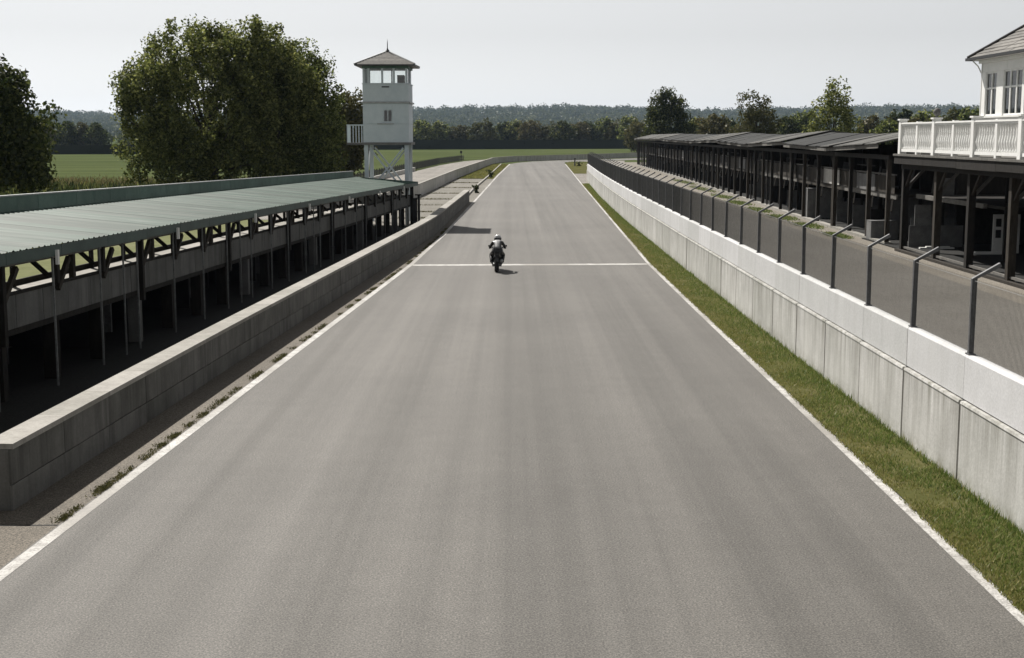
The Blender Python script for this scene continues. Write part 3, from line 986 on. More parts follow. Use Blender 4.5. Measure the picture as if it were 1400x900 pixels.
# ------------------------------------------------------------------ right: two-storey balcony sheds
def balcony_shed(label, y0, y1, roof_m, tilt, seed, rise=.95, lightpanel=None):
    rnd = random.Random(seed)
    f = frame((rs(y0), y0), (rs(y1), y1))
    L = f.L
    T = lambda t: -t        # away from the track = +x = right of +y direction -> t positive is right
    o = thing('balcony_shed', label, 'shed', (rs(y0), y0, 0), 'dark two storey balcony sheds in a row')
    D = 5.6
    nb = max(2, round(L / 4.0))
    b = L / nb
    ez0, ez1 = 4.72 + tilt, 4.66 - tilt * .4
    ez = lambda s: ez0 + (ez1 - ez0) * s / L
    # roof: front pitch from overhanging eave to ridge, rear pitch down
    ns = max(3, round(L / 2.3))
    for k in range(ns):
        a, c = L * k / ns + .012, L * (k + 1) / ns - .012
        for (t0, t1, dz0, dz1) in ((-.75, 2.5, 0, rise), (2.52, D + .4, rise, rise * .35)):
            j = rnd.uniform(0, .035)
            if t0 < 0:
                t0 = -.75 + rnd.uniform(-.16, .1)
            mb = MB()
            mb.hexa([f(a, t0, ez(a) + dz0 + j), f(c, t0, ez(c) + dz0 + j), f(c, t1, ez(c) + dz1 + j), f(a, t1, ez(a) + dz1 + j),
                     f(a, t0, ez(a) + dz0 + .05 + j), f(c, t0, ez(c) + dz0 + .05 + j), f(c, t1, ez(c) + dz1 + .05 + j), f(a, t1, ez(a) + dz1 + .05 + j)])
            part('roof_sheet', mb, roof_m, o)
    mb = MB()
    mb.hexa([f(0, -.62, ez(0) - .2), f(L, -.62, ez(L) - .2), f(L, -.582, ez(L) - .2), f(0, -.582, ez(0) - .2),
             f(0, -.62, ez(0) - .01), f(L, -.62, ez(L) - .01), f(L, -.582, ez(L) - .01), f(0, -.582, ez(0) - .01)])
    part('fascia_board', mb, M['grey_timber'], o)
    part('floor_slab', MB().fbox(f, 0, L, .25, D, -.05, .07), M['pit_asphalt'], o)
    part('base_kerb', MB().fbox(f, .0, L - .01, -.12, .24, -.05, .13), M['coping'], o)
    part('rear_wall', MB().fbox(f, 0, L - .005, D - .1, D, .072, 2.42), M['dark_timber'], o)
    a = 0
    while a < L - .2:
        w = rnd.choice((.5, .7, .9, 1.3))
        c = min(a + w, L - .01)
        lo, hi = rnd.choice(((2.43, 4.9), (2.43, 4.9), (2.43, 4.9), (2.43, 3.3), (2.43, 3.5)))
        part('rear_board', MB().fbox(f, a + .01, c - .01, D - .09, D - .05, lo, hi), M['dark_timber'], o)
        a = c
    part('upper_floor', MB().fbox(f, 0, L - .005, .45, D - .11, 2.3, 2.42), M['dark_timber'], o)
    part('floor_beam', MB().fbox(f, 0, L - .005, .36, .44, 2.2, 2.44), M['grey_timber'] if seed % 2 else M['brown_timber'], o)
    part('eave_beam', MB().fbox(f, 0, L - .005, -.07, .07, 4.12, 4.34), M['dark_timber'], o)
    for k in range(nb + 1):
        s = min(max(k * b, .1), L - .1)
        w = .11 if k % 2 else .09
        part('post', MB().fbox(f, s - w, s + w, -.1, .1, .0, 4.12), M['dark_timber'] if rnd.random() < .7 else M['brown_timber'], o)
        part('inner_post', MB().fbox(f, s - .07, s + .07, 2.6, 2.74, .072, 4.9), M['dark_timber'], o)
        if k < nb:
            sm = s + b / 2
            if rnd.random() < .4:
                sm += rnd.uniform(-.5, .5)
                part('post', MB().fbox(f, sm - .05, sm + .05, .0, .1, .13, 4.12), rnd.choice((M['dark_timber'], M['brown_timber'])), o)
            part('knee_brace', MB().bar(f(s + .1, .0, 3.45), f(s + .75, .0, 4.13), .08, .1), M['dark_timber'], o)
            part('knee_brace', MB().bar(f(s + .1, .2, 1.6), f(s + .6, .38, 2.22), .07, .09), M['brown_timber'], o)
            for q in range(3):
                ss_ = s + rnd.uniform(.4, b - .4)
                tt = rnd.uniform(1.2, 3.6)
                zb_ = .072 if rnd.random() < .6 else 2.43
                part('loose_board', MB().bar(f(ss_, tt, zb_), f(ss_ + rnd.uniform(-.3, .3), tt + .2, zb_ + rnd.uniform(.7, 1.7)), rnd.uniform(.08, .4), .03), rnd.choice((M['grey_timber'], M['grey_panel'], M['brown_timber'], M['pale_boards'])), o)
            part('partition', MB().fbox(f, s - .03, s + .03, 2.76, D - .11, 2.42, 4.7), M['dark_timber'], o)
            hh = rnd.choice((1.0, 1.3, 2.1))
            part('partition', MB().fbox(f, s + .2, s + .26, 1.2, D - .12, .072, hh), M['grey_panel'] if rnd.random() < .5 else M['dark_timber'], o)
            # balcony parapet boards
            nbd = 8
            pale = lightpanel is not None and k in lightpanel
            pm = (M['pale_boards'] if seed == 2 else M['grey_panel']) if pale else (M['dark_timber'] if rnd.random() < .6 else M['brown_timber'])
            for q in range(nbd):
                a, c = s + .02 + (b - .04) * q / nbd + .008, s + .02 + (b - .04) * (q + 1) / nbd - .008
                z1 = 3.3 + rnd.uniform(-.02, .02)
                part('parapet_board', MB().fbox(f, a, c, .34 - .03, .355 - .03 + rnd.uniform(0, .012), 2.46, z1), pm, o)
            if rnd.random() < .5:
                part('rail', MB().fbox(f, s + .01, s + b - .01, .3, .36, 3.7, 3.76), M['dark_timber'], o)
            part('handrail', MB().fbox(f, s + .005, s + b - .005, .28, .40, 3.34, 3.42), M['grey_timber'] if pale or rnd.random() < .3 else M['dark_timber'], o)
    return o

units = [
    ('dark balcony shed next to the white balustraded pavilion, under a grey boarded roof', 66.0, 78.0, 'board_roof', .16, 1, (1,)),
    ('balcony shed under a black felt roof, second along from the white pavilion', 78.1, 91.5, 'felt_roof', -.12, 2, (0,)),
    ('balcony shed with pale grey boarded roof, third along from the pavilion', 91.6, 108, 'board_roof', .14, 3, ()),
    ('balcony shed with black felt roof in the middle of the row, fourth from the pavilion', 108.1, 128, 'felt_roof', -.16, 4, (2,)),
    ('balcony shed under grey boards, fifth from the pavilion, in front of the sparse tree', 128.1, 152, 'board_roof', .12, 5, ()),
    ('dark felt roofed balcony shed, second from the far end of the row', 152.1, 190, 'felt_roof', -.12, 6, (4,)),
    ('farthest balcony shed of the row, in front of the dense dark tree', 190.1, 243, 'board_roof', .05, 7, (3, 9)),
]
for (lab, a, b_, rm, tl, sd, lp) in units:
    balcony_shed(lab, a, b_, M[rm], tl, sd, .7, lp)

# loose things in front of / inside the sheds
def crate(name, label, cat, x, y, w, d, h, m, boards_=4):
    o = thing(name, label, cat, (x, y, 0))
    for k in range(boards_):
        a = x - w / 2 + w * k / boards_
        part('board', MB().box(a + .006, a + w / boards_ - .006, y - d / 2, y - d / 2 + .03, .02, h), m, o)
        part('board', MB().box(a + .006, a + w / boards_ - .006, y + d / 2 - .03, y + d / 2, .02, h), m, o)
    part('side_panel', MB().box(x - w / 2 - .02, x - w / 2 + .004, y - d / 2, y + d / 2, .02, h + .01), m, o)
    part('side_panel', MB().box(x + w / 2 - .004, x + w / 2 + .02, y - d / 2, y + d / 2, .02, h + .01), m, o)
    part('lid', MB().box(x - w / 2 - .03, x + w / 2 + .03, y - d / 2 - .02, y + d / 2 + .02, h + .012, h + .05), m, o)
    return o
crate('bin_enclosure', 'grey boarded bin enclosure at the front of the nearest dark shed', 'enclosure', 18.9, 69.2, 1.3, .9, .95, M['grey_panel'])
crate('ticket_booth', 'pale grey boarded booth under the second balcony shed', 'booth', 19.9, 87.0, 2.2, 1.4, 1.9, M['grey_panel'], 6)

# ------------------------------------------------------------------ white pavilion
PV0, PV1 = 36.0, 62.7
pv = thing('pavilion', 'white two storey pavilion with balustraded terrace over a dark timber undercroft', 'pavilion', (18, PV0, 0))
DZ = 4.46
for k in range(9):
    a, c = 17.5 + k * .95, 17.5 + (k + 1) * .95
    part('deck_board', MB().box(a + .006, c - .006, PV0, PV1, DZ - .09, DZ + random.uniform(-.006, .006)), M['grey_timber'], pv)
for k in range(6):
    a, c = PV1 - .02 - (k + 1) * 4.4, PV1 - .02 - k * 4.4
    part('fascia_board', MB().box(17.56, 17.62, a + .01, c - .01, DZ - .46 + random.uniform(-.02, .02), DZ - .094), M['dark_timber'], pv)
part('fascia_board', MB().box(17.63, 26, PV1 - .1, PV1 - .04, DZ - .45, DZ - .094), M['dark_timber'], pv)
part('deck_beam', MB().box(17.9, 18.15, PV0, PV1 - .12, 3.78, DZ - .1), M['dark_timber'], pv)
for y in (40, 44.5, 48.8, 53.3, 57.5, 62.3):
    w = .14
    part('post', MB().box(18.03 - w, 18.03 + w, y - w, y + w, 0, 3.778), M['brown_timber'] if y in (57.5, 48.8) else M['dark_timber'], pv)
    part('knee_brace', MB().bar((18.03, y - .14, 3.0), (18.03, y - .95, 3.8), .09, .12), M['brown_timber'], pv)
    part('knee_brace', MB().bar((18.17, y, 3.0), (19.0, y, 3.9), .09, .12), M['grey_timber'], pv)
    part('joist', MB().box(18.2, 26, y - .08, y + .08, 4.05, DZ - .1), M['dark_timber'], pv)
    part('inner_post', MB().box(20.9, 21.08, y - .09, y + .09, .05, 4.04), M['dark_timber'], pv)
part('sill_beam', MB().box(17.98, 18.08, PV0, PV1, .16, .25), M['grey_timber'], pv)
part('base_kerb', MB().box(17.75, 17.96, PV0, PV1, -.05, .1), M['brown_timber'], pv)
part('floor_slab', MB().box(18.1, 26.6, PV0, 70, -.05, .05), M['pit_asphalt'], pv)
part('rear_wall', MB().box(26.2, 26.5, PV0, 65.9, .052, DZ - .1), M['dark_timber'], pv)
part('end_wall', MB().box(21.5, 26.18, 65.6, 65.8, .052, 4.2), M['dark_timber'], pv)
part('gallery_beam', MB().box(19.45, 19.62, 56, 65.4, 2.3, 2.5), M['grey_timber'], pv)
part('gallery_floor', MB().box(19.63, 26.18, 54, 65.5, 2.34, 2.46), M['dark_timber'], pv)
for (x0, x1, y, z0, z1) in ((18.75, 21.3, 63.9, .06, 1.08), (19.0, 19.75, 63.95, 1.085, 2.05), (20.1, 20.8, 63.9, 2.5, 3.3)):
    part('partition', MB().box(x0, x1, y, y + .05, z0, z1), M['grey_panel'], pv)
dr = part('panelled_screen', MB().box(21.5, 22.7, 60.5, 60.56, .06, 1.8), M['cream_paint'], pv)
for x in (21.62, 22.0, 22.35):
    for z in (.75, 1.25):
        part('pane', MB().box(x, x + .24, 60.49, 60.4995, z, z + .36), M['black'] if (x < 21.7 or z > 1) else M['curtain'], dr)
for (x0, x1, y, lab) in ((20.3, 22.3, 60.0, 'pale plank lying on the floor under the pavilion terrace'),
                         (19.0, 20.6, 62.9, 'pale sunlit plank lying beside the grey partition under the terrace')):
    p = part('plank', MB().box(x0, x1, y, y + .22, .052, .12).box(x0 + .3, x1 - .2, y + .02, y + .2, .121, .17), M['cream_paint'])
    tag(p, lab, 'plank')
# balustrade
bprof = [(.075, 0), (.075, .06), (.045, .09), (.05, .16), (.085, .3), (.09, .38), (.055, .58), (.04, .68), (.06, .73), (.04, .78), (.05, .92), (.075, .98), (.075, 1.03)]
bme, _ = MB().lathe(bprof, (0, 0, 0), 8).mesh('baluster', M['white_paint'], True, False)
BX = 17.78
tr_ = part('balustrade', MB().box(BX - .1, BX + .1, PV0, 62.2, DZ + .1, DZ + .22).box(BX - .1, BX + .1, PV0, 62.2, DZ + 1.26, DZ + 1.33)
           .box(BX - .14, BX + .14, PV0, 62.2, DZ + 1.332, DZ + 1.4).box(BX, 26, 62.22, 62.4, DZ + .1, DZ + .22).box(BX, 26, 62.22, 62.4, DZ + 1.26, DZ + 1.4), M['white_paint'], pv)
y, k = 62.2, 0
while y > PV0 + 1:
    big = k % 2 == 0
    w = .15 if big else .1
    part('newel_post', MB().box(BX - w - (.003), BX + w + .003, y - w, y + w, DZ - .0, DZ + (1.5 if big else 1.43)), M['white_paint'], tr_)
    if big:
        part('cap', MB().box(BX - .2, BX + .2, y - .2, y + .2, DZ + 1.502, DZ + 1.57), M['white_paint'], tr_)
        if k == 2:
            part('ball_finial', MB().lathe([(.07, 0), (.05, .05), (.11, .1), (.15, .18), (.16, .24), (.13, .32), (.07, .38), (.01, .4)], (BX, y, DZ + 1.572), 10), M['grey_panel'], tr_, smooth=True)
    if y - 2.45 > PV0:
        for q in range(8):
            put('baluster', bme, (BX, y - .3 - q * (2.45 - .6) / 7, DZ + .225), tr_)
    y -= 2.45
    k += 1
for q in range(26):
    put('baluster', bme, (18.2 + q * .29, 62.31, DZ + .225), tr_)
# white house on the terrace
HX, HY1, HY0, HZ1 = 20.0, 58.4, 38.0, 8.45
win_spans = [(57.95, 56.62, 2), (55.85, 53.78, 3), (53.5, 51.4, 3), (51.1, 49.0, 3), (48.5, 46.6, 3), (46.2, 44.1, 3), (43.6, 41.5, 3)]
# weatherboards below the sills and the frieze above
zz = DZ
zb = [DZ + .03 + .2 * k for k in range(9)]
for z0 in zb:
    z1 = min(z0 + .2, 6.06)
    if z0 < 6.0:
        part('weatherboard', MB().hexa([(HX - .035, HY0, z0), (HX - .035, HY1, z0), (HX + .1, HY1, z0), (HX + .1, HY0, z0),
             (HX - .005, HY0, z1 - .004), (HX - .005, HY1, z1 - .004), (HX + .1, HY1, z1 - .004), (HX + .1, HY0, z1 - .004)]), M['white_paint'], pv)
edge = HY1
for (a, b_, n) in win_spans + [(HY0, HY0, 0)]:
    part('wall_pier', MB().box(HX - .04, HX + .12, a + .002, edge - .002, 6.1, 7.92), M['white_paint'], pv)
    edge = b_
for k in range(7):
    a, c = HY1 - 2.9 * (k + 1), HY1 - 2.9 * k
    part('frieze_panel', MB().box(HX - .03, HX + .1, a + .008, c - .008, 7.925, 8.3), M['white_paint'], pv)
part('cornice', MB().box(HX - .16, HX + .1, HY0, HY1 + .14, 8.303, HZ1 - .01), M['white_paint'], pv)
part('corner_board', MB().box(HX - .06, HX + .18, HY1 + .002, HY1 + .06, DZ, 8.3), M['white_paint'], pv)
for q in range(18):
    z0 = DZ + .03 + .2 * q
    part('weatherboard', MB().hexa([(HX + .2, HY1, z0), (HX + 8, HY1, z0), (HX + 8, HY1 + .05, z0), (HX + .2, HY1 + .05, z0),
         (HX + .2, HY1, z0 + .196), (HX + 8, HY1, z0 + .196), (HX + 8, HY1 + .02, z0 + .196), (HX + .2, HY1 + .02, z0 + .196)]), M['white_paint'], pv)
part('window_sill', MB().box(HX - .14, HX + .1, HY0, HY1 + .02, 6.02, 6.095), M['white_paint'], pv)
part('room_floor', MB().box(HX + .12, HX + 8, HY0, HY1 - .02, DZ + .02, DZ + .1), M['grey_timber'], pv)
part('room_wall', MB().box(HX + 4.5, HX + 4.6, HY0, HY1 - .02, DZ + .1, 8.3), M['cream_paint'], pv)
part('room_ceiling', MB().box(HX + .12, HX + 8, HY0, HY1 - .02, 8.31, 8.4), M['cream_paint'], pv)
for (a, b_, n) in win_spans:
    mb = MB()
    ed = [a + (b_ - a) * q / n for q in range(n + 1)]
    for e in ed:
        w = .045
        mb.box(HX + .0, HX + .09, e - w, e + w, 6.1, 7.92)
    for e0, e1 in zip(ed, ed[1:]):
        for z, h in ((6.1, .07), (7.2, .07), (7.85, .07)):
            mb.box(HX + .008, HX + .08, e1 + .046, e0 - .046, z, z + h)
    wdw = part('window', mb, M['white_paint'], pv)
    for e0, e1 in zip(ed, ed[1:]):
        part('pane', MB().box(HX + .04, HX + .046, e1 + .03, e0 - .03, 6.15, 7.22), M['glass'], wdw)
        part('pane', MB().box(HX + .04, HX + .046, e1 + .03, e0 - .03, 7.25, 7.87), M['glass'], wdw)
    for q, (e0, e1) in enumerate(zip(ed, ed[1:])):
        wd = (e0 - e1)
        mb = MB()
        nf = 6
        c0 = e1 + wd * (.05 if q % 2 else .4)
        for g in range(nf):
            ya = c0 + wd * .5 * g / nf
            yb = c0 + wd * .5 * (g + 1) / nf
            xa, xb = (.14, .19) if g % 2 else (.19, .14)
            mb.hexa([(HX + xa, ya, 6.12), (HX + xb, yb, 6.12), (HX + xb + .01, yb, 6.12), (HX + xa + .01, ya, 6.12),
                     (HX + xa, ya, 7.9), (HX + xb, yb, 7.9), (HX + xb + .01, yb, 7.9), (HX + xa + .01, ya, 7.9)])
        part('curtain', mb, M['curtain'], wdw)
# hipped slate roof in courses
OX, OY = HX - .52, HY1 + .5
RK, RS = 5.2, .70
part('soffit', MB().box(OX + .05, OX + 10.4, HY0, OY - .05, HZ1, HZ1 + .05), M['white_paint'], pv)
gut = part('gutter', MB().box(OX - .08, OX + .04, HY0, OY + .08, HZ1 - .02, HZ1 + .1).box(OX + .042, OX + 10.4, OY - .04, OY + .08, HZ1 - .02, HZ1 + .1), M['black'], pv)
roof = part('roof', MB().hexa([(OX + .02, HY0, HZ1 + .052), (OX + 10.4, HY0, HZ1 + .052), (OX + 10.4, OY - .02, HZ1 + .052), (OX + .02, OY - .02, HZ1 + .052),
       (OX + RK, HY0, HZ1 + RK * RS), (OX + RK + .1, HY0, HZ1 + RK * RS), (OX + RK + .1, OY - RK, HZ1 + RK * RS), (OX + RK, OY - RK, HZ1 + RK * RS)]), M['felt_roof'], pv)
ncs = 22
for k in range(ncs):
    a, b_ = RK * k / ncs, RK * (k + 1) / ncs + .05
    z0, z1 = HZ1 + .1 + a * RS, HZ1 + .06 + b_ * RS
    # slates of one course, facing the track
    ylen = OY - a - HY0
    n = max(4, int(ylen / 1.6))
    for q in range(n):
        ya = HY0 + (ylen) * q / n
        yb = HY0 + (ylen) * (q + 1) / n - .015
        j = random.uniform(0, .018)
        yt = min(yb, OY - b_)
        part('slate', MB().hexa([(OX + a, ya, z0 - .03 + j), (OX + a, yb, z0 - .03 + j), (OX + b_, yt, z1 - .03 + j), (OX + b_, ya, z1 - .03 + j),
             (OX + a, ya, z0 + j), (OX + a, yb, z0 + j), (OX + b_, yt, z1 + j), (OX + b_, ya, z1 + j)]), M['slate'], roof) if k < 14 else None
part('hip_roll', MB().tube([(OX, OY, HZ1 + .12), (OX + RK, OY - RK, HZ1 + .14 + RK * RS)], .07, 6), M['felt_roof'], roof)
part('eave_bracket', MB().tube([(HX - .42, HY1 + .1, HZ1 - .05), (HX - .2, HY1 + .1, HZ1 - .25), (HX - .04, HY1 + .1, HZ1 - .55)], .03, 5), M['white_paint'], pv)

# ------------------------------------------------------------------ foliage
def leaf_cloud(centers, radii, n_each, leaf, rng, flat=.35, up=.25):
    """many leaf quads scattered in the shells of the given clumps"""
    C = np.repeat(centers, n_each, axis=0)
    Rr = np.repeat(radii, n_each, axis=0)
    n = len(C)
    d = rng.normal(size=(n, 3))
    d /= np.linalg.norm(d, axis=1, keepdims=True)
    rad = rng.uniform(.25, 1.0, (n, 1)) ** .6
    P = C + d * rad * Rr
    nn = d * .6 + rng.normal(size=(n, 3)) * .7 + np.array([0, 0, up])
    nn /= np.linalg.norm(nn, axis=1, keepdims=True)
    t = np.cross(nn, rng.normal(size=(n, 3)))
    t /= np.linalg.norm(t, axis=1, keepdims=True)
    b = np.cross(nn, t)
    s = leaf * rng.uniform(.55, 1.25, (n, 1))
    V = np.empty((n, 4, 3))
    V[:, 0] = P - t * s * .5
    V[:, 1] = P + b * s * .33 + nn * s * .08
    V[:, 2] = P + t * s * .5
    V[:, 3] = P - b * s * .33 + nn * s * .08
    F = np.arange(n * 4).reshape(n, 4)
    return V.reshape(-1, 3), F

def tree_meshes(name, seed, h, rx_, z0, lobes, n_clump, n_leaf, leaf, m, clump=.9, shell=.62, sparse=0, trunk_r=.3, limbs=9, up_stretch=1.2):
    """lobes: (x, y, z, rx, ry, rz); returns trunk mesh and crown mesh"""
    rng = np.random.default_rng(seed)
    lob = np.array(lobes, float)
    vol = np.prod(lob[:, 3:], axis=1) ** .7
    pick = rng.choice(len(lob), size=n_clump * 4, p=vol / vol.sum())
    d = rng.normal(size=(len(pick), 3))
    d /= np.linalg.norm(d, axis=1, keepdims=True)
    r = rng.uniform(shell ** 3, 1.0, (len(pick), 1)) ** (1 / 3)
    r *= rng.normal(1.0, .06, (len(pick), 1))
    P = lob[pick, :3] + d * r * lob[pick, 3:]
    keep = P[:, 2] > z0
    for i in range(len(lob)):
        q = (P - lob[i, :3]) / lob[i, 3:]
        keep &= ~((np.linalg.norm(q, axis=1) < shell * .85) & (pick != i) & (rng.random(len(P)) < .75))
    if sparse:
        zt = (P[:, 2] - z0) / (h - z0)
        keep &= rng.random(len(P)) > sparse * np.clip(zt * 1.5 - .3, 0, 1)
    P = P[keep][:n_clump]
    rad = clump * rng.uniform(.55, 1.3, (len(P), 1)) * np.array([[1, 1, up_stretch]])
    V, F = leaf_cloud(P, rad, n_leaf, leaf, rng)
    crown = np_mesh('crown', V, F, m)
    # trunk and limbs
    rnd = random.Random(seed)
    tb = MB()
    top = h * .62
    spine = [Vector((0, 0, -.1)), Vector((rnd.uniform(-.1, .1), 0, h * .15)), Vector((rnd.uniform(-.3, .3), rnd.uniform(-.3, .3), h * .35)), Vector((rnd.uniform(-.5, .5), 0, top))]
    tb.tube(spine, [trunk_r * 1.35, trunk_r, trunk_r * .75, trunk_r * .25], 8)
    idx = rng.choice(len(P), size=min(limbs * 3, len(P)), replace=False)
    for q, i in enumerate(idx):
        e = Vector(P[i])
        zs = min(max(e.z * .45, h * .12), top * .9)
        k = zs / top
        st = spine[1].lerp(spine[3], min(1, max(0, (zs - spine[1].z) / (top - spine[1].z))))
        mid = st.lerp(e, .5) + Vector((0, 0, -.08 * (e - st).length + .12 * h * .3))
        rr = trunk_r * (.45 if q < limbs else .2) * (1.1 - .6 * k)
        tb.tube([st, mid, e], [rr, rr * .6, rr * .18], 5)
    trunk, _ = tb.mesh('trunk', M['bark'], True, False)
    return trunk, crown

def tree(label, x, y, meshes, rz=0, sc=1.0, group=None, name='tree', cat='tree'):
    o = thing(name, label, cat, (x, y, 0), group)
    for nm, me in zip(('trunk', 'crown'), meshes):
        c = bpy.data.objects.new(nm, me)
        COL.objects.link(c)
        c.parent = o
    o.rotation_euler = (0, 0, rz)
    o.scale = (sc, sc, sc) if not isinstance(sc, tuple) else sc
    return o

# the two big trees behind the shed
lob = [(0, 0, 8.6, 6.2, 6.0, 5.6), (-4.2, 0, 6.6, 3.6, 4, 4.6), (3.8, .5, 7.4, 4.4, 4.4, 5.4), (-1.0, -1, 11.2, 4.0, 3.8, 3.0), (3.2, 0, 11.2, 4.2, 3.6, 3.1), (5.6, 0, 8.8, 3.4, 3.4, 3.6),
       (-5.2, 0, 8.6, 2.4, 3, 2.6), (0, -3.2, 6.0, 5, 3, 4.2), (-2.6, -2, 3.2, 3.6, 3, 2.4), (2.6, -2, 3.4, 4.0, 3, 2.4)]
big = tree_meshes('big', 11, 14.4, 7, 1.0, lob, 860, 104, .27, M['leaf'], .74, .6, 0, .6, 16, 1.45)
tree('huge round leafy tree standing behind the middle of the green shed roof', -24.3, 110, big, 0, .985)
lob = [(0, 0, 8.2, 4.6, 5, 5.2), (2.2, 0, 6.6, 3.4, 4, 4.6), (-1.8, 0, 10.6, 3.2, 3.4, 3.0), (1.2, -.5, 10.0, 3.0, 3, 3.0), (0, -2.6, 4.6, 4.8, 3, 3.8), (2.6, -1.5, 3.4, 2.6, 3, 2.6)]
big2 = tree_meshes('big2', 12, 13.6, 5, .8, lob, 600, 104, .27, M['leaf'], .74, .6, 0, .45, 12, 1.45)
tree('tall darker tree overlapping the right side of the huge round tree', -19.3, 114, big2, 0, .97)
lob = [(0, 0, 5.4, 2.6, 2.6, 3.6), (.6, 0, 7.6, 1.8, 2, 1.8), (-.5, 0, 3.0, 2.2, 2.2, 2.0)]
sm = tree_meshes('sm', 13, 9.4, 3, .8, lob, 240, 40, .36, M['leaf_olive'], .7, .6, .3, .22, 8)
tree('slim olive green tree right behind the tower balcony', -17.6, 146, sm, .4, 1.05)
lob = [(0, 0, 5.6, 4.3, 4.2, 3.9), (1.6, 0, 4.2, 2.7, 3, 2.5), (-1, 0, 7.8, 2.9, 2.6, 2.0), (1.0, -1, 7.2, 2.3, 2, 2.4), (1.9, -.5, 3.3, 2.4, 2.4, 1.5)]
dk = tree_meshes('dk', 14, 9.9, 4, 2.5, lob, 480, 62, .27, M['leaf_dark'], .62, .62, 0, .4, 10, 1.3)
tree('dark tree cut off by the left edge of the picture', -30.0, 76, dk, .0, 1.0)
# three trees behind the sheds on the right
lob = [(0, 0, 6.4, 4.4, 4.4, 5.2), (-1.6, 0, 10.2, 2.4, 2.4, 2.6), (1.6, 0, 10.0, 2.4, 2.4, 2.4), (0, 0, 11.6, 2.0, 2, 2.2), (2.2, -1, 5.2, 3.2, 3, 3.4), (-2.2, -1, 5.0, 3.2, 3, 3.4)]
ra = tree_meshes('ra', 15, 13.8, 4.6, 1, lob, 420, 46, .42, M['leaf_dark'], .85, .6, .25, .4, 12)
tree('dense dark tree rising behind the far end of the balcony sheds', 29.7, 262, ra, .3, 1.02)
lob = [(0, 0, 5.6, 3.1, 3, 4.0), (-.8, 0, 9.0, 1.9, 2, 2.3), (.9, 0, 8.6, 1.9, 2, 2.1), (0, 0, 3.6, 3.4, 3, 2.8)]
rb = tree_meshes('rb', 16, 11.4, 3, 1, lob, 300, 34, .34, M['leaf_olive'], .66, .5, .72, .26, 16)
tree('sparse airy tree behind the middle of the balcony sheds, trunk showing through', 34.0, 190, rb, 0, 1.03)
rc = tree_meshes('rc', 17, 11.2, 3, 1, lob, 320, 34, .32, M['leaf'], .66, .5, .62, .28, 16)
tree('airy tree with forked trunk behind the shed nearest the pavilion', 37.6, 160, rc, 2.0, 1.03)

# round trees of the far row, prototypes
def bush_lobes(w, h):
    return [(0, 0, h * .55, w, w, h * .45), (w * .35, 0, h * .42, w * .75, w * .8, h * .36), (-w * .4, 0, h * .4, w * .7, w * .8, h * .36), (0, 0, h * .75, w * .6, w * .6, h * .27)]
protos = [tree_meshes('p%d' % k, 30 + k, 10, 4.6, .6, bush_lobes(4.6, 10), 110, 26, .85, M[mm], 1.1, .6, 0, .3, 5)
          for k, mm in enumerate(('leaf', 'leaf_rust', 'leaf_dark', 'leaf_olive'))]
rnd = random.Random(5)
def px(u, y):            # ground x under photo column u at distance y
    return (u - 700) / 1850 * y * 1.012
words = ['first', 'second', 'third', 'fourth', 'fifth', 'sixth', 'seventh', 'eighth', 'ninth', 'tenth', 'eleventh', 'twelfth', 'thirteenth', 'fourteenth', 'fifteenth']
row = [(580, 11, 0), (605, 10.6, 0), (630, 9.5, 1), (660, 11.2, 3), (688, 10.8, 2), (704, 11, 0), (725, 11.4, 1), (752, 10.2, 3), (770, 11, 2), (790, 10.6, 1), (802, 11, 2), (824, 12, 0), (840, 11, 3), (858, 12.4, 0)]
for k, (u, hh, p) in enumerate(row):
    y = 575 + rnd.uniform(-8, 12)
    tree('round tree behind the far hedge, %s to the right of the white tower' % words[k], px(u, y), y, protos[p], rnd.uniform(0, 6), (hh / 10 * 1.05, hh / 10 * 1.05, hh / 10 * .98), 'round trees in a row behind the far hedge')
rowl = [(72, 9.6, 1), (90, 9.2, 0), (106, 9.8, 2), (124, 9.6, 1), (143, 9.4, 2)]
for k, (u, hh, p) in enumerate(rowl):
    y = 470 + rnd.uniform(-6, 8)
    tree('round tree behind the left field hedge, %s from the dark edge tree' % words[k], px(u, y), y, protos[p], rnd.uniform(0, 6), hh / 10 * .98, 'round trees behind the left field hedge')
rowr = [(868, 430, 9.6, 3), (948, 300, 8.2, 0), (968, 290, 9.4, 1), (990, 310, 8.6, 2), (1010, 300, 8.0, 3), (1072, 300, 9.0, 2), (1086, 330, 10, 0), (1182, 300, 9.2, 1), (1200, 250, 7.8, 0), (1218, 330, 11, 2),
        (1238, 260, 8.6, 1), (1256, 300, 9.8, 0), (1276, 280, 10, 3), (1298, 300, 10.4, 2), (1318, 270, 10.4, 0), (1340, 290, 10.6, 2)]
rlabs = ['low olive tree left of the dense dark tree at the far shed end', 'low green tree just right of the dense dark tree', 'rust tinted round tree right of the dense dark tree',
         'dark round tree between the rust tinted tree and the sparse airy tree', 'olive tree hugging the left foot of the sparse airy tree', 'dark low tree just right of the sparse airy tree',
         'green round tree between the two airy trees', 'rust tinted tree right of the airy forked tree', 'small green tree above the grey shed roof near the balustrade',
         'tall dark tree above the grey roof, left of the balustrade corner', 'rust tinted tree right behind the balustrade corner post', 'green tree behind the balustrade, left of the ball finial',
         'olive tree behind the balustrade ball finial', 'dark tree behind the balustrade, right of the ball finial', 'green tree beside the corner of the white house', 'dark tree seen against the white house windows side']
for k, (u, y, hh, p) in enumerate(rowr):
    tree(rlabs[k], px(u, y), y, protos[p], rnd.uniform(0, 6), hh / 10 * (1.0 if y > 280 else .95), 'round trees beyond the balcony sheds')

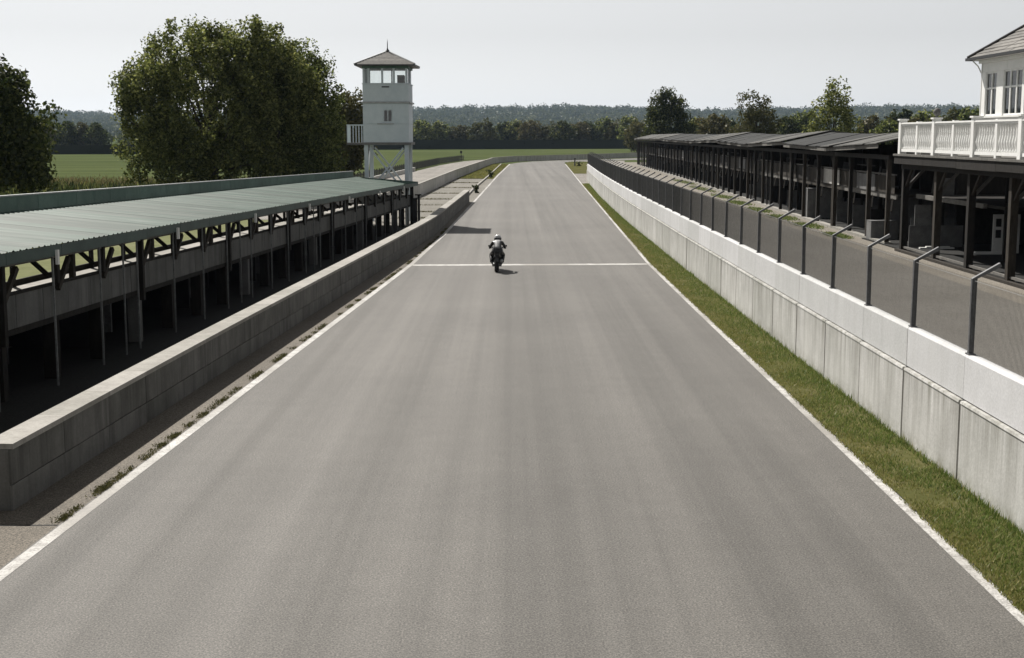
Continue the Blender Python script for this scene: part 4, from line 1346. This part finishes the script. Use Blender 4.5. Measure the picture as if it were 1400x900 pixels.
# hedges: clipped blocks covered in leaf clumps
def hedge(label, p0, p1, h, w, seed):
    rng = np.random.default_rng(seed)
    f = frame(p0, p1)
    n = int(f.L * 2.4)
    o = thing('hedge', label, 'hedge', (*p0, 0))
    part('inner_growth', MB().fbox(f, 0, f.L, .25, w - .25, 0, h - .35), M['leaf_hedge'], o)
    s = rng.uniform(0, f.L, n)
    side = rng.random(n)
    t = np.where(side < .55, .2, np.where(side < .9, rng.uniform(.2, w - .2, n), w - .2))
    z = np.where((side >= .55) & (side < .9), h - .25, rng.uniform(.2, h - .2, n))
    P = np.array([f(a, b, c) for a, b, c in zip(s, t, z)])
    V, F = leaf_cloud(P, np.full((n, 3), .42), 14, .42, rng)
    me = np_mesh('foliage', V - np.array([*p0, 0]), F, M['leaf_hedge'])
    c = bpy.data.objects.new('foliage', me)
    COL.objects.link(c)
    c.parent = o
    ORG[c] = ORG[o]
hedge('long dark clipped hedge across the far side of the field', (-62, 500), (75, 555), 3.9, 2.6, 3)
hedge('dark clipped hedge across the left field, left of the huge tree', (-175, 372), (-62, 400), 2.9, 2.4, 4)

# far wooded hills
def hill_z(x, y):
    t = min(1, max(0, (y - 1900) / 1900))
    base = 58 * t * t * (3 - 2 * t)
    return base * (1 + .13 * math.sin(x * .0017 + .6) + .08 * math.sin(x * .0044 + 2) + .05 * math.sin(x * .0085)) + max(0, x - 800) * .008 * t
gx = np.linspace(-3300, 3300, 60)
gy = np.linspace(1850, 5000, 30)
V = np.array([(x, y, hill_z(x, y) - .3) for y in gy for x in gx])
F = np.array([(j * 60 + i, j * 60 + i + 1, (j + 1) * 60 + i + 1, (j + 1) * 60 + i) for j in range(29) for i in range(59)])
o = put('hills', np_mesh('hills', V, F, M['turf'], True), (0, 0, 0))
o['kind'] = 'structure'
rng = np.random.default_rng(9)
cen, rad_ = [], []
for k in range(5200):
    y = 1900 + 2300 * rng.random()
    x = rng.uniform(-.5, .5) * y
    hh = rng.uniform(14, 26) * (.8 if rng.random() < .7 else 1)
    z = hill_z(x, y)
    w = hh * rng.uniform(.5, .75)
    cen.append((x, y, z + hh * .55)); rad_.append((w, w, hh * .48))
V, F = leaf_cloud(np.array(cen), np.array(rad_), 46, 5.5, rng)
o = put('distant_wood', np_mesh('distant_wood', V, F, M['leaf_wood']), (0, 0, 0))
tag(o, 'blue hazy wood covering the far hills', 'wood', kind='stuff')
# lower wood behind the far tree row
cen, rad_ = [], []
for k in range(420):
    y = rng.uniform(600, 720)
    x = rng.uniform(-.5, .5) * y
    hh = rng.uniform(4.5, 8.5)
    w = hh * rng.uniform(.36, .5)
    cen.append((x, y, hh * .52)); rad_.append((w, w, hh * .5))
V, F = leaf_cloud(np.array(cen), np.array(rad_), 90, 1.5, rng)
o = put('near_wood', np_mesh('near_wood', V, F, M['leaf_wood']), (0, 0, 0))
tag(o, 'green wood behind the row of round trees', 'wood', kind='stuff')

# grass blades
def blades(name, label, xy, hgt, width, m, rng, lean=.5):
    n = len(xy)
    a = rng.uniform(0, 2 * np.pi, n)
    h = hgt * rng.uniform(.5, 1.25, n)
    w = width * rng.uniform(.6, 1.3, n)
    dx, dy = np.cos(a), np.sin(a)
    lx_, ly_ = rng.normal(0, lean, n) * h, rng.normal(0, lean, n) * h
    V = np.empty((n, 3, 3))
    V[:, 0] = np.stack([xy[:, 0] - dx * w, xy[:, 1] - dy * w, np.zeros(n)], 1)
    V[:, 1] = np.stack([xy[:, 0] + dx * w, xy[:, 1] + dy * w, np.zeros(n)], 1)
    V[:, 2] = np.stack([xy[:, 0] + lx_, xy[:, 1] + ly_, h], 1)
    o = put(name, np_mesh(name, V.reshape(-1, 3), np.arange(n * 3).reshape(n, 3), m), (0, 0, .01))
    return tag(o, label, 'grass', kind='stuff')
rng = np.random.default_rng(21)
def in_strip(n, y0, y1, l, r, p=1.6):
    y = y0 + (y1 - y0) * rng.random(n) ** p
    u = rng.random(n)
    L_ = np.array([l(t) for t in y]); R_ = np.array([r(t) for t in y])
    return np.stack([L_ + (R_ - L_) * u, y], 1), u
xy, u = in_strip(95000, 13, 150, lambda t: rx(t) + .03, lambda t: rw(t) + .01, 1.9)
pn = np.array([mnoise.noise((p[0] * 1.6, p[1] * .7, 0)) for p in xy])
keep = pn + rng.normal(0, .25, len(u)) > -.38
xy, u = xy[keep], u[keep]
k = u + pn[keep] * .5 + rng.normal(0, .15, len(u))
blades('grass', 'green verge grass growing along the foot of the right wall', xy[k > .42], .075, .008, M['blade'], rng)
blades('grass', 'yellowed verge grass beside the right edge line', xy[k <= .42], .06, .008, M['blade_yellow'], rng)
xy, u = in_strip(5000, 13, 110, lambda t: rw(t) - .12, rw, 1.6)
blades('grass', 'taller grass tufts against the right wall foot', xy, .14, .009, M['blade'], rng, .35)
# weeds in the joint along the left line
cx = 17.5 + 60 * rng.random(120) ** 1.3
pts_ = np.concatenate([np.stack([np.abs(rng.normal(0, .07, 60)) * -1 + rng.normal(0, .015, 60), c + rng.normal(0, .11, 60)], 1) for c in cx])
pts_[:, 0] += np.array([lx(t) - .11 for t in pts_[:, 1]])
blades('weeds', 'weed tufts growing in the joint beside the left edge line', pts_, .038, .012, M['weed'], rng, .7)
# tufts on the dirt verge in front of the sheds
pl = []
for (cx_, cy_, rx2, ry2) in ((17.3, 72, .5, 2.2), (17.5, 80, .7, 2.8), (17.6, 88, .7, 3.2), (17.7, 97, .6, 3.5), (17.9, 107, .7, 4), (18.3, 118, .7, 5), (18.9, 135, .7, 8), (19.6, 155, .7, 9), (13.4, 268, 2, 8)):
    n = 900
    r = np.sqrt(rng.random(n)) * (1 + .2 * rng.normal(size=n)); a = rng.uniform(0, 2 * np.pi, n)
    pl.append(np.stack([cx_ + rx2 * r * np.cos(a), cy_ + ry2 * r * np.sin(a)], 1))
blades('grass', 'olive grass patches on the dirt in front of the balcony sheds', np.concatenate(pl), .09, .03, M['blade'], rng, .8)
# rough straw strip on the near edge of the left field
n = 9000
y = rng.normal(150, 9, n); x = rng.uniform(-75, -24, n)
blades('rough_grass', 'tall straw coloured rough grass along the near edge of the left field', np.stack([x, y], 1), .4, .06, M['straw'], rng, .3)
n = 2600
y = rng.normal(118, 3, n); x = rng.uniform(-60, -28, n)
blades('scrub', 'dark low scrub behind the shed parapet', np.stack([x, y], 1), 1.2, .25, M['leaf_dark'], rng, .4)
n = 9000
y = rng.uniform(168, 250, n); x = np.array([w2(t) + .3 for t in y]) + rng.random(n) * np.array([lx(t) - .5 - w2(t) for t in y])
blades('grass', 'short grass between the far wall and the left edge line', np.stack([x, y], 1), .12, .03, M['blade_yellow'], rng, .6)
# weeds in the slab joints
pl = []
for c in cuts[1:]:
    n = 260
    x0, x1 = (w2(c) if c > 95 else -8), (kb(c) if c > 106 else pw(c))
    pl.append(np.stack([rng.uniform(x0 + .3, x1 - .3, n), c + rng.normal(0, .1, n)], 1))
blades('weeds', 'dark weeds growing in the joints of the concrete apron', np.concatenate(pl), .12, .03, M['leaf_olive'], rng, .6)

# shrubs and marker by the kerb
def shrub(label, x, y, w, h, seed, m):
    rg = np.random.default_rng(seed)
    o = thing('shrub', label, 'shrub', (x, y, 0))
    P = np.stack([rg.normal(0, w * .26, 26), rg.normal(0, w * .26, 26), h * .95 * rg.random(26) ** 1.3], 1)
    V, F = leaf_cloud(P, np.full((26, 3), w * .22), 26, .13, rg)
    c = put('foliage', np_mesh('foliage', V, F, m), (x, y, 0), o)
    tb = MB()
    for p in P[:9]:
        tb.tube([(x, y, -.02), (x + p[0] * .4, y + p[1] * .4, p[2] * .5), (x + p[0], y + p[1], p[2])], [.03, .02, .008], 5)
    part('stem', tb, M['bark'], o)
shrub('small dark shrub on the kerb just beyond the pit wall end', -3.3, 126, .5, .75, 1, M['leaf_dark'])
shrub('wider dark shrub farther up the kerb, at the edge of the grass', -2.7, 171, .75, 1.0, 2, M['leaf_dark'])
shrub('small shrub on the grass patch beyond the right wall end', 11.6, 236, .6, .7, 3, M['leaf_olive'])
mk = thing('marker_post', 'grey marker post standing on the grass past the right wall end', 'post', (10.9, 236, 0))
part('post', MB().box(10.75, 11.0, 235.9, 236.1, 0, 1.25), M['grey_panel'], mk)
part('cap', MB().box(10.7, 11.05, 235.86, 236.14, 1.252, 1.36), M['dark_metal'], mk)
mk = thing('signal_post', 'thin dark post with small board standing in the field beyond the far wall', 'post', (-12.3, 330, 0))
part('post', MB().box(-12.36, -12.24, 329.95, 330.05, 0, 1.5), M['black'], mk)
part('board', MB().box(-12.55, -12.05, 329.9, 329.94, .95, 1.55), M['black'], mk)

# ------------------------------------------------------------------ motorcycle and rider
BX0, BY0 = -.6, 52.35
lean, BS = R(3.0), .92
def bk(x, y, z):          # bike space: x right, y forward, z up; slight lean to the right
    return (BX0 + BS * (x * math.cos(lean) + z * math.sin(lean) * .6), BY0 + BS * (.31 + y), BS * z)
mc = thing('motorcycle', 'dark sports motorcycle crossing the white start line', 'motorcycle', (BX0, BY0, 0))
def wheel(name, y, r, w):
    mb = MB()
    n, mseg = 28, 8
    k0 = len(mb.v)
    for i in range(n):
        a = 2 * math.pi * i / n
        for j in range(mseg):
            b = 2 * math.pi * j / mseg
            rr = r - w * .42 + w * .42 * math.cos(b)
            mb.v.append(bk(w * .5 * math.sin(b), y + rr * math.cos(a), r + rr * math.sin(a)))
    for i in range(n):
        for j in range(mseg):
            mb.f.append((k0 + i * mseg + j, k0 + ((i + 1) % n) * mseg + j, k0 + ((i + 1) % n) * mseg + (j + 1) % mseg, k0 + i * mseg + (j + 1) % mseg))
    o = part(name, mb, M['rubber'], mc, True)
    mb = MB()
    for i in range(5):
        a = 2 * math.pi * i / 5
        mb.bar(bk(0, y, r), bk(0, y + (r - w * .7) * math.cos(a), r + (r - w * .7) * math.sin(a)), .03, .05)
    mb.tube([bk(-.09, y, r), bk(.09, y, r)], .05, 8)
    part('rim', mb, M['dark_metal'], o)
wheel('rear_wheel', 0, .31, .19)
wheel('front_wheel', 1.42, .30, .12)
part('swingarm', MB().bar(bk(-.14, 0, .31), bk(-.12, .55, .42), .05, .09).bar(bk(.14, 0, .31), bk(.12, .55, .42), .05, .09), M['grey_metal'], mc)
part('engine', MB().hexa([bk(-.2, .5, .2), bk(.2, .5, .2), bk(.2, .98, .2), bk(-.2, .98, .2), bk(-.22, .45, .58), bk(.22, .45, .58), bk(.22, 1.0, .6), bk(-.22, 1.0, .6)]), M['dark_metal'], mc)
part('side_fairing', MB().hexa([bk(-.23, .55, .28), bk(-.2, .55, .28), bk(-.14, 1.2, .35), bk(-.17, 1.2, .35), bk(-.27, .45, .75), bk(-.24, .45, .75), bk(-.2, 1.35, .9), bk(-.23, 1.35, .9)]), M['black'], mc)
part('side_fairing', MB().hexa([bk(.2, .55, .28), bk(.23, .55, .28), bk(.17, 1.2, .35), bk(.14, 1.2, .35), bk(.24, .45, .75), bk(.27, .45, .75), bk(.23, 1.35, .9), bk(.2, 1.35, .9)]), M['black'], mc)
part('fuel_tank', MB().tube([bk(0, .42, .78), bk(0, .55, .86), bk(0, .8, .9), bk(0, 1.0, .84)], [.10, .19, .21, .12], 10), M['black'], mc, True)
part('seat', MB().hexa([bk(-.13, -.25, .82), bk(.13, -.25, .82), bk(.15, .42, .72), bk(-.15, .42, .72), bk(-.1, -.27, .88), bk(.1, -.27, .88), bk(.14, .42, .8), bk(-.14, .42, .8)]), M['leather'], mc)
tail = part('tail_fairing', MB().hexa([bk(-.09, -.34, .72), bk(.09, -.34, .72), bk(.17, .3, .58), bk(-.17, .3, .58), bk(-.08, -.36, .86), bk(.08, -.36, .86), bk(.15, .3, .74), bk(-.15, .3, .74)]), M['black'], mc)
part('tail_light', MB().hexa([bk(-.06, -.385, .76), bk(.06, -.385, .76), bk(.06, -.362, .76), bk(-.06, -.362, .76), bk(-.06, -.385, .81), bk(.06, -.385, .81), bk(.06, -.362, .81), bk(-.06, -.362, .81)]), M['dark_metal'], tail)
part('mudguard', MB().hexa([bk(-.08, -.42, .5), bk(.08, -.42, .5), bk(.08, -.3, .7), bk(-.08, -.3, .7), bk(-.08, -.44, .51), bk(.08, -.44, .51), bk(.08, -.34, .73), bk(-.08, -.34, .73)]), M['black'], mc)
part('number_plate', MB().hexa([bk(-.07, -.462, .49), bk(.07, -.462, .49), bk(.07, -.448, .49), bk(-.07, -.448, .49), bk(-.07, -.462, .64), bk(.07, -.462, .64), bk(.07, -.448, .64), bk(-.07, -.448, .64)]), M['dark_metal'], mc)
part('exhaust', MB().tube([bk(.17, .5, .28), bk(.19, .1, .42), bk(.2, -.28, .52)], [.035, .06, .065], 10), M['grey_metal'], mc, True)
part('fork', MB().tube([bk(-.1, 1.42, .3), bk(-.1, 1.12, .95)], .03, 6).tube([bk(.1, 1.42, .3), bk(.1, 1.12, .95)], .03, 6), M['grey_metal'], mc)
part('front_fairing', MB().hexa([bk(-.2, 1.1, .6), bk(.2, 1.1, .6), bk(.1, 1.6, .62), bk(-.1, 1.6, .62), bk(-.21, 1.08, 1.0), bk(.21, 1.08, 1.0), bk(.1, 1.5, .95), bk(-.1, 1.5, .95)]), M['black'], mc)
part('windscreen', MB().hexa([bk(-.17, 1.12, 1.0), bk(.17, 1.12, 1.0), bk(.09, 1.45, .96), bk(-.09, 1.45, .96), bk(-.12, 1.05, 1.16), bk(.12, 1.05, 1.16), bk(.1, 1.1, 1.15), bk(-.1, 1.1, 1.15)]), M['dark_metal'], mc)
part('handlebar', MB().tube([bk(-.36, .98, .93), bk(-.12, 1.12, .98), bk(.12, 1.12, .98), bk(.36, .98, .93)], .018, 6), M['dark_metal'], mc)
for s in (-1, 1):
    part('mirror', MB().tube([bk(s * .2, 1.2, .98), bk(s * .36, 1.14, 1.02)], .012, 5).hexa([bk(s * .31, 1.1, 1.0), bk(s * .41, 1.1, 1.0), bk(s * .41, 1.16, 1.0), bk(s * .31, 1.16, 1.0),
         bk(s * .31, 1.1, 1.07), bk(s * .4, 1.1, 1.07), bk(s * .4, 1.16, 1.07), bk(s * .31, 1.16, 1.07)]), M['black'], mc)
    part('footrest', MB().tube([bk(s * .18, .35, .42), bk(s * .3, .33, .42)], .018, 6), M['dark_metal'], mc)

person = thing('person', 'rider in black leathers with grey back panel and pale helmet crouched on the motorcycle', 'person', bk(0, .2, .78))
J = {}
sk_v, sk_e, sk_r = [], [], []
def jn(name, p, r, par=None):
    J[name] = len(sk_v)
    sk_v.append(Vector(bk(*p)) - ORG[person])
    sk_r.append(r)
    if par:
        sk_e.append((J[par], J[name]))
jn('pelvis', (0, .08, .90), (.16, .12))
jn('waist', (0, .24, 1.03), (.145, .11), 'pelvis')
jn('chest', (0, .45, 1.15), (.18, .12), 'waist')
jn('shoulders', (0, .60, 1.23), (.15, .09), 'chest')
jn('neck', (0, .69, 1.29), (.062, .062), 'shoulders')
jn('head', (0, .74, 1.36), (.08, .085), 'neck')
for s, nm in ((-1, 'l'), (1, 'r')):
    jn('sh' + nm, (s * .2, .59, 1.21), (.072, .072), 'shoulders')
    jn('el' + nm, (s * .33, .66, 1.0), (.058, .058), 'sh' + nm)
    jn('wr' + nm, (s * .32, .93, .97), (.042, .042), 'el' + nm)
    jn('pa' + nm, (s * .32, 1.0, .96), (.04, .028), 'wr' + nm)
    for q in range(4):
        jn('fa%d%s' % (q, nm), (s * (.285 + .022 * q), 1.05, .97), (.011, .011), 'pa' + nm)
        jn('fb%d%s' % (q, nm), (s * (.285 + .022 * q), 1.065, .925), (.009, .009), 'fa%d%s' % (q, nm))
    jn('th' + nm, (s * .27, .99, .925), (.012, .012), 'pa' + nm)
    jn('hp' + nm, (s * .13, .16, .86), (.105, .105), 'pelvis')
    jn('kn' + nm, (s * .27, .60, .70), (.075, .08), 'hp' + nm)
    jn('an' + nm, (s * .24, .26, .44), (.052, .055), 'kn' + nm)
    jn('to' + nm, (s * .25, .44, .39), (.045, .04), 'an' + nm)
me = bpy.data.meshes.new('body')
me.from_pydata(sk_v, sk_e, [])
me.materials.append(M['leather'])
body = bpy.data.objects.new('body', me)
COL.objects.link(body)
body.parent = person
sm_ = body.modifiers.new('skin', 'SKIN')
sm_.use_smooth_shade = True
for i, r in enumerate(sk_r):
    me.skin_vertices[0].data[i].radius = r
me.skin_vertices[0].data[0].use_root = True
ss = body.modifiers.new('sub', 'SUBSURF')
ss.levels = ss.render_levels = 1
# helmet, visor, back panel of the jacket
hc = bk(0, .78, 1.385)
hel = part('helmet', MB().lathe([(.05, -.15), (.115, -.13), (.138, -.06), (.142, .0), (.13, .07), (.095, .12), (.05, .142), (.01, .15)], hc, 14), M['helmet'], person, True)
part('visor', MB().hexa([(hc[0] - .1, hc[1] + .09, hc[2] - .06), (hc[0] + .1, hc[1] + .09, hc[2] - .06), (hc[0] + .07, hc[1] + .15, hc[2] - .05), (hc[0] - .07, hc[1] + .15, hc[2] - .05),
     (hc[0] - .1, hc[1] + .08, hc[2] + .04), (hc[0] + .1, hc[1] + .08, hc[2] + .04), (hc[0] + .07, hc[1] + .14, hc[2] + .03), (hc[0] - .07, hc[1] + .14, hc[2] + .03)]), M['black'], hel)
part('helmet_band', MB().lathe([(.140, -.075), (.1455, -.06), (.1475, -.02), (.146, .02), (.138, .035)], hc, 14), M['dark_metal'], hel, True)
bp = MB()
cols = [-.11, -.06, 0, .06, .11]
rows = [(1.0, .0), (1.07, .09), (1.16, .20), (1.25, .33), (1.31, .47)]
for z, yb in rows:
    for x in cols:
        bp.v.append(bk(x * (.8 + (z - .98) * 1.1), yb - .02 + 1.6 * x * x, z + .035 - 1.2 * x * x))
for i in range(4):
    for j in range(4):
        a = i * 5 + j
        bp.f.append((a, a + 1, a + 6, a + 5))
o = part('back_panel', bp, M['pale_cloth'], person, True)
sd_ = o.modifiers.new('solid', 'SOLIDIFY')
sd_.thickness = .02
ORG[o]

# ------------------------------------------------------------------ haze
hz = MB().box(-3410, 3410, -310, 5110, -1.2, 125)
m, nt, b = new_mat('haze')
nt.nodes.remove(b)
pv_ = nt.nodes.new('ShaderNodeVolumePrincipled')
pv_.inputs['Color'].default_value = (.60, .77, 1.0, 1)
pv_.inputs['Density'].default_value = .000045
pv_.inputs['Anisotropy'].default_value = .2
nt.links.new(pv_.outputs[0], nt.nodes['Material Output'].inputs['Volume'])
o = part('haze', hz, m)
o['kind'] = 'stuff'
print('objects', len(bpy.data.objects), 'tris', sum(len(me.polygons) for me in bpy.data.meshes))
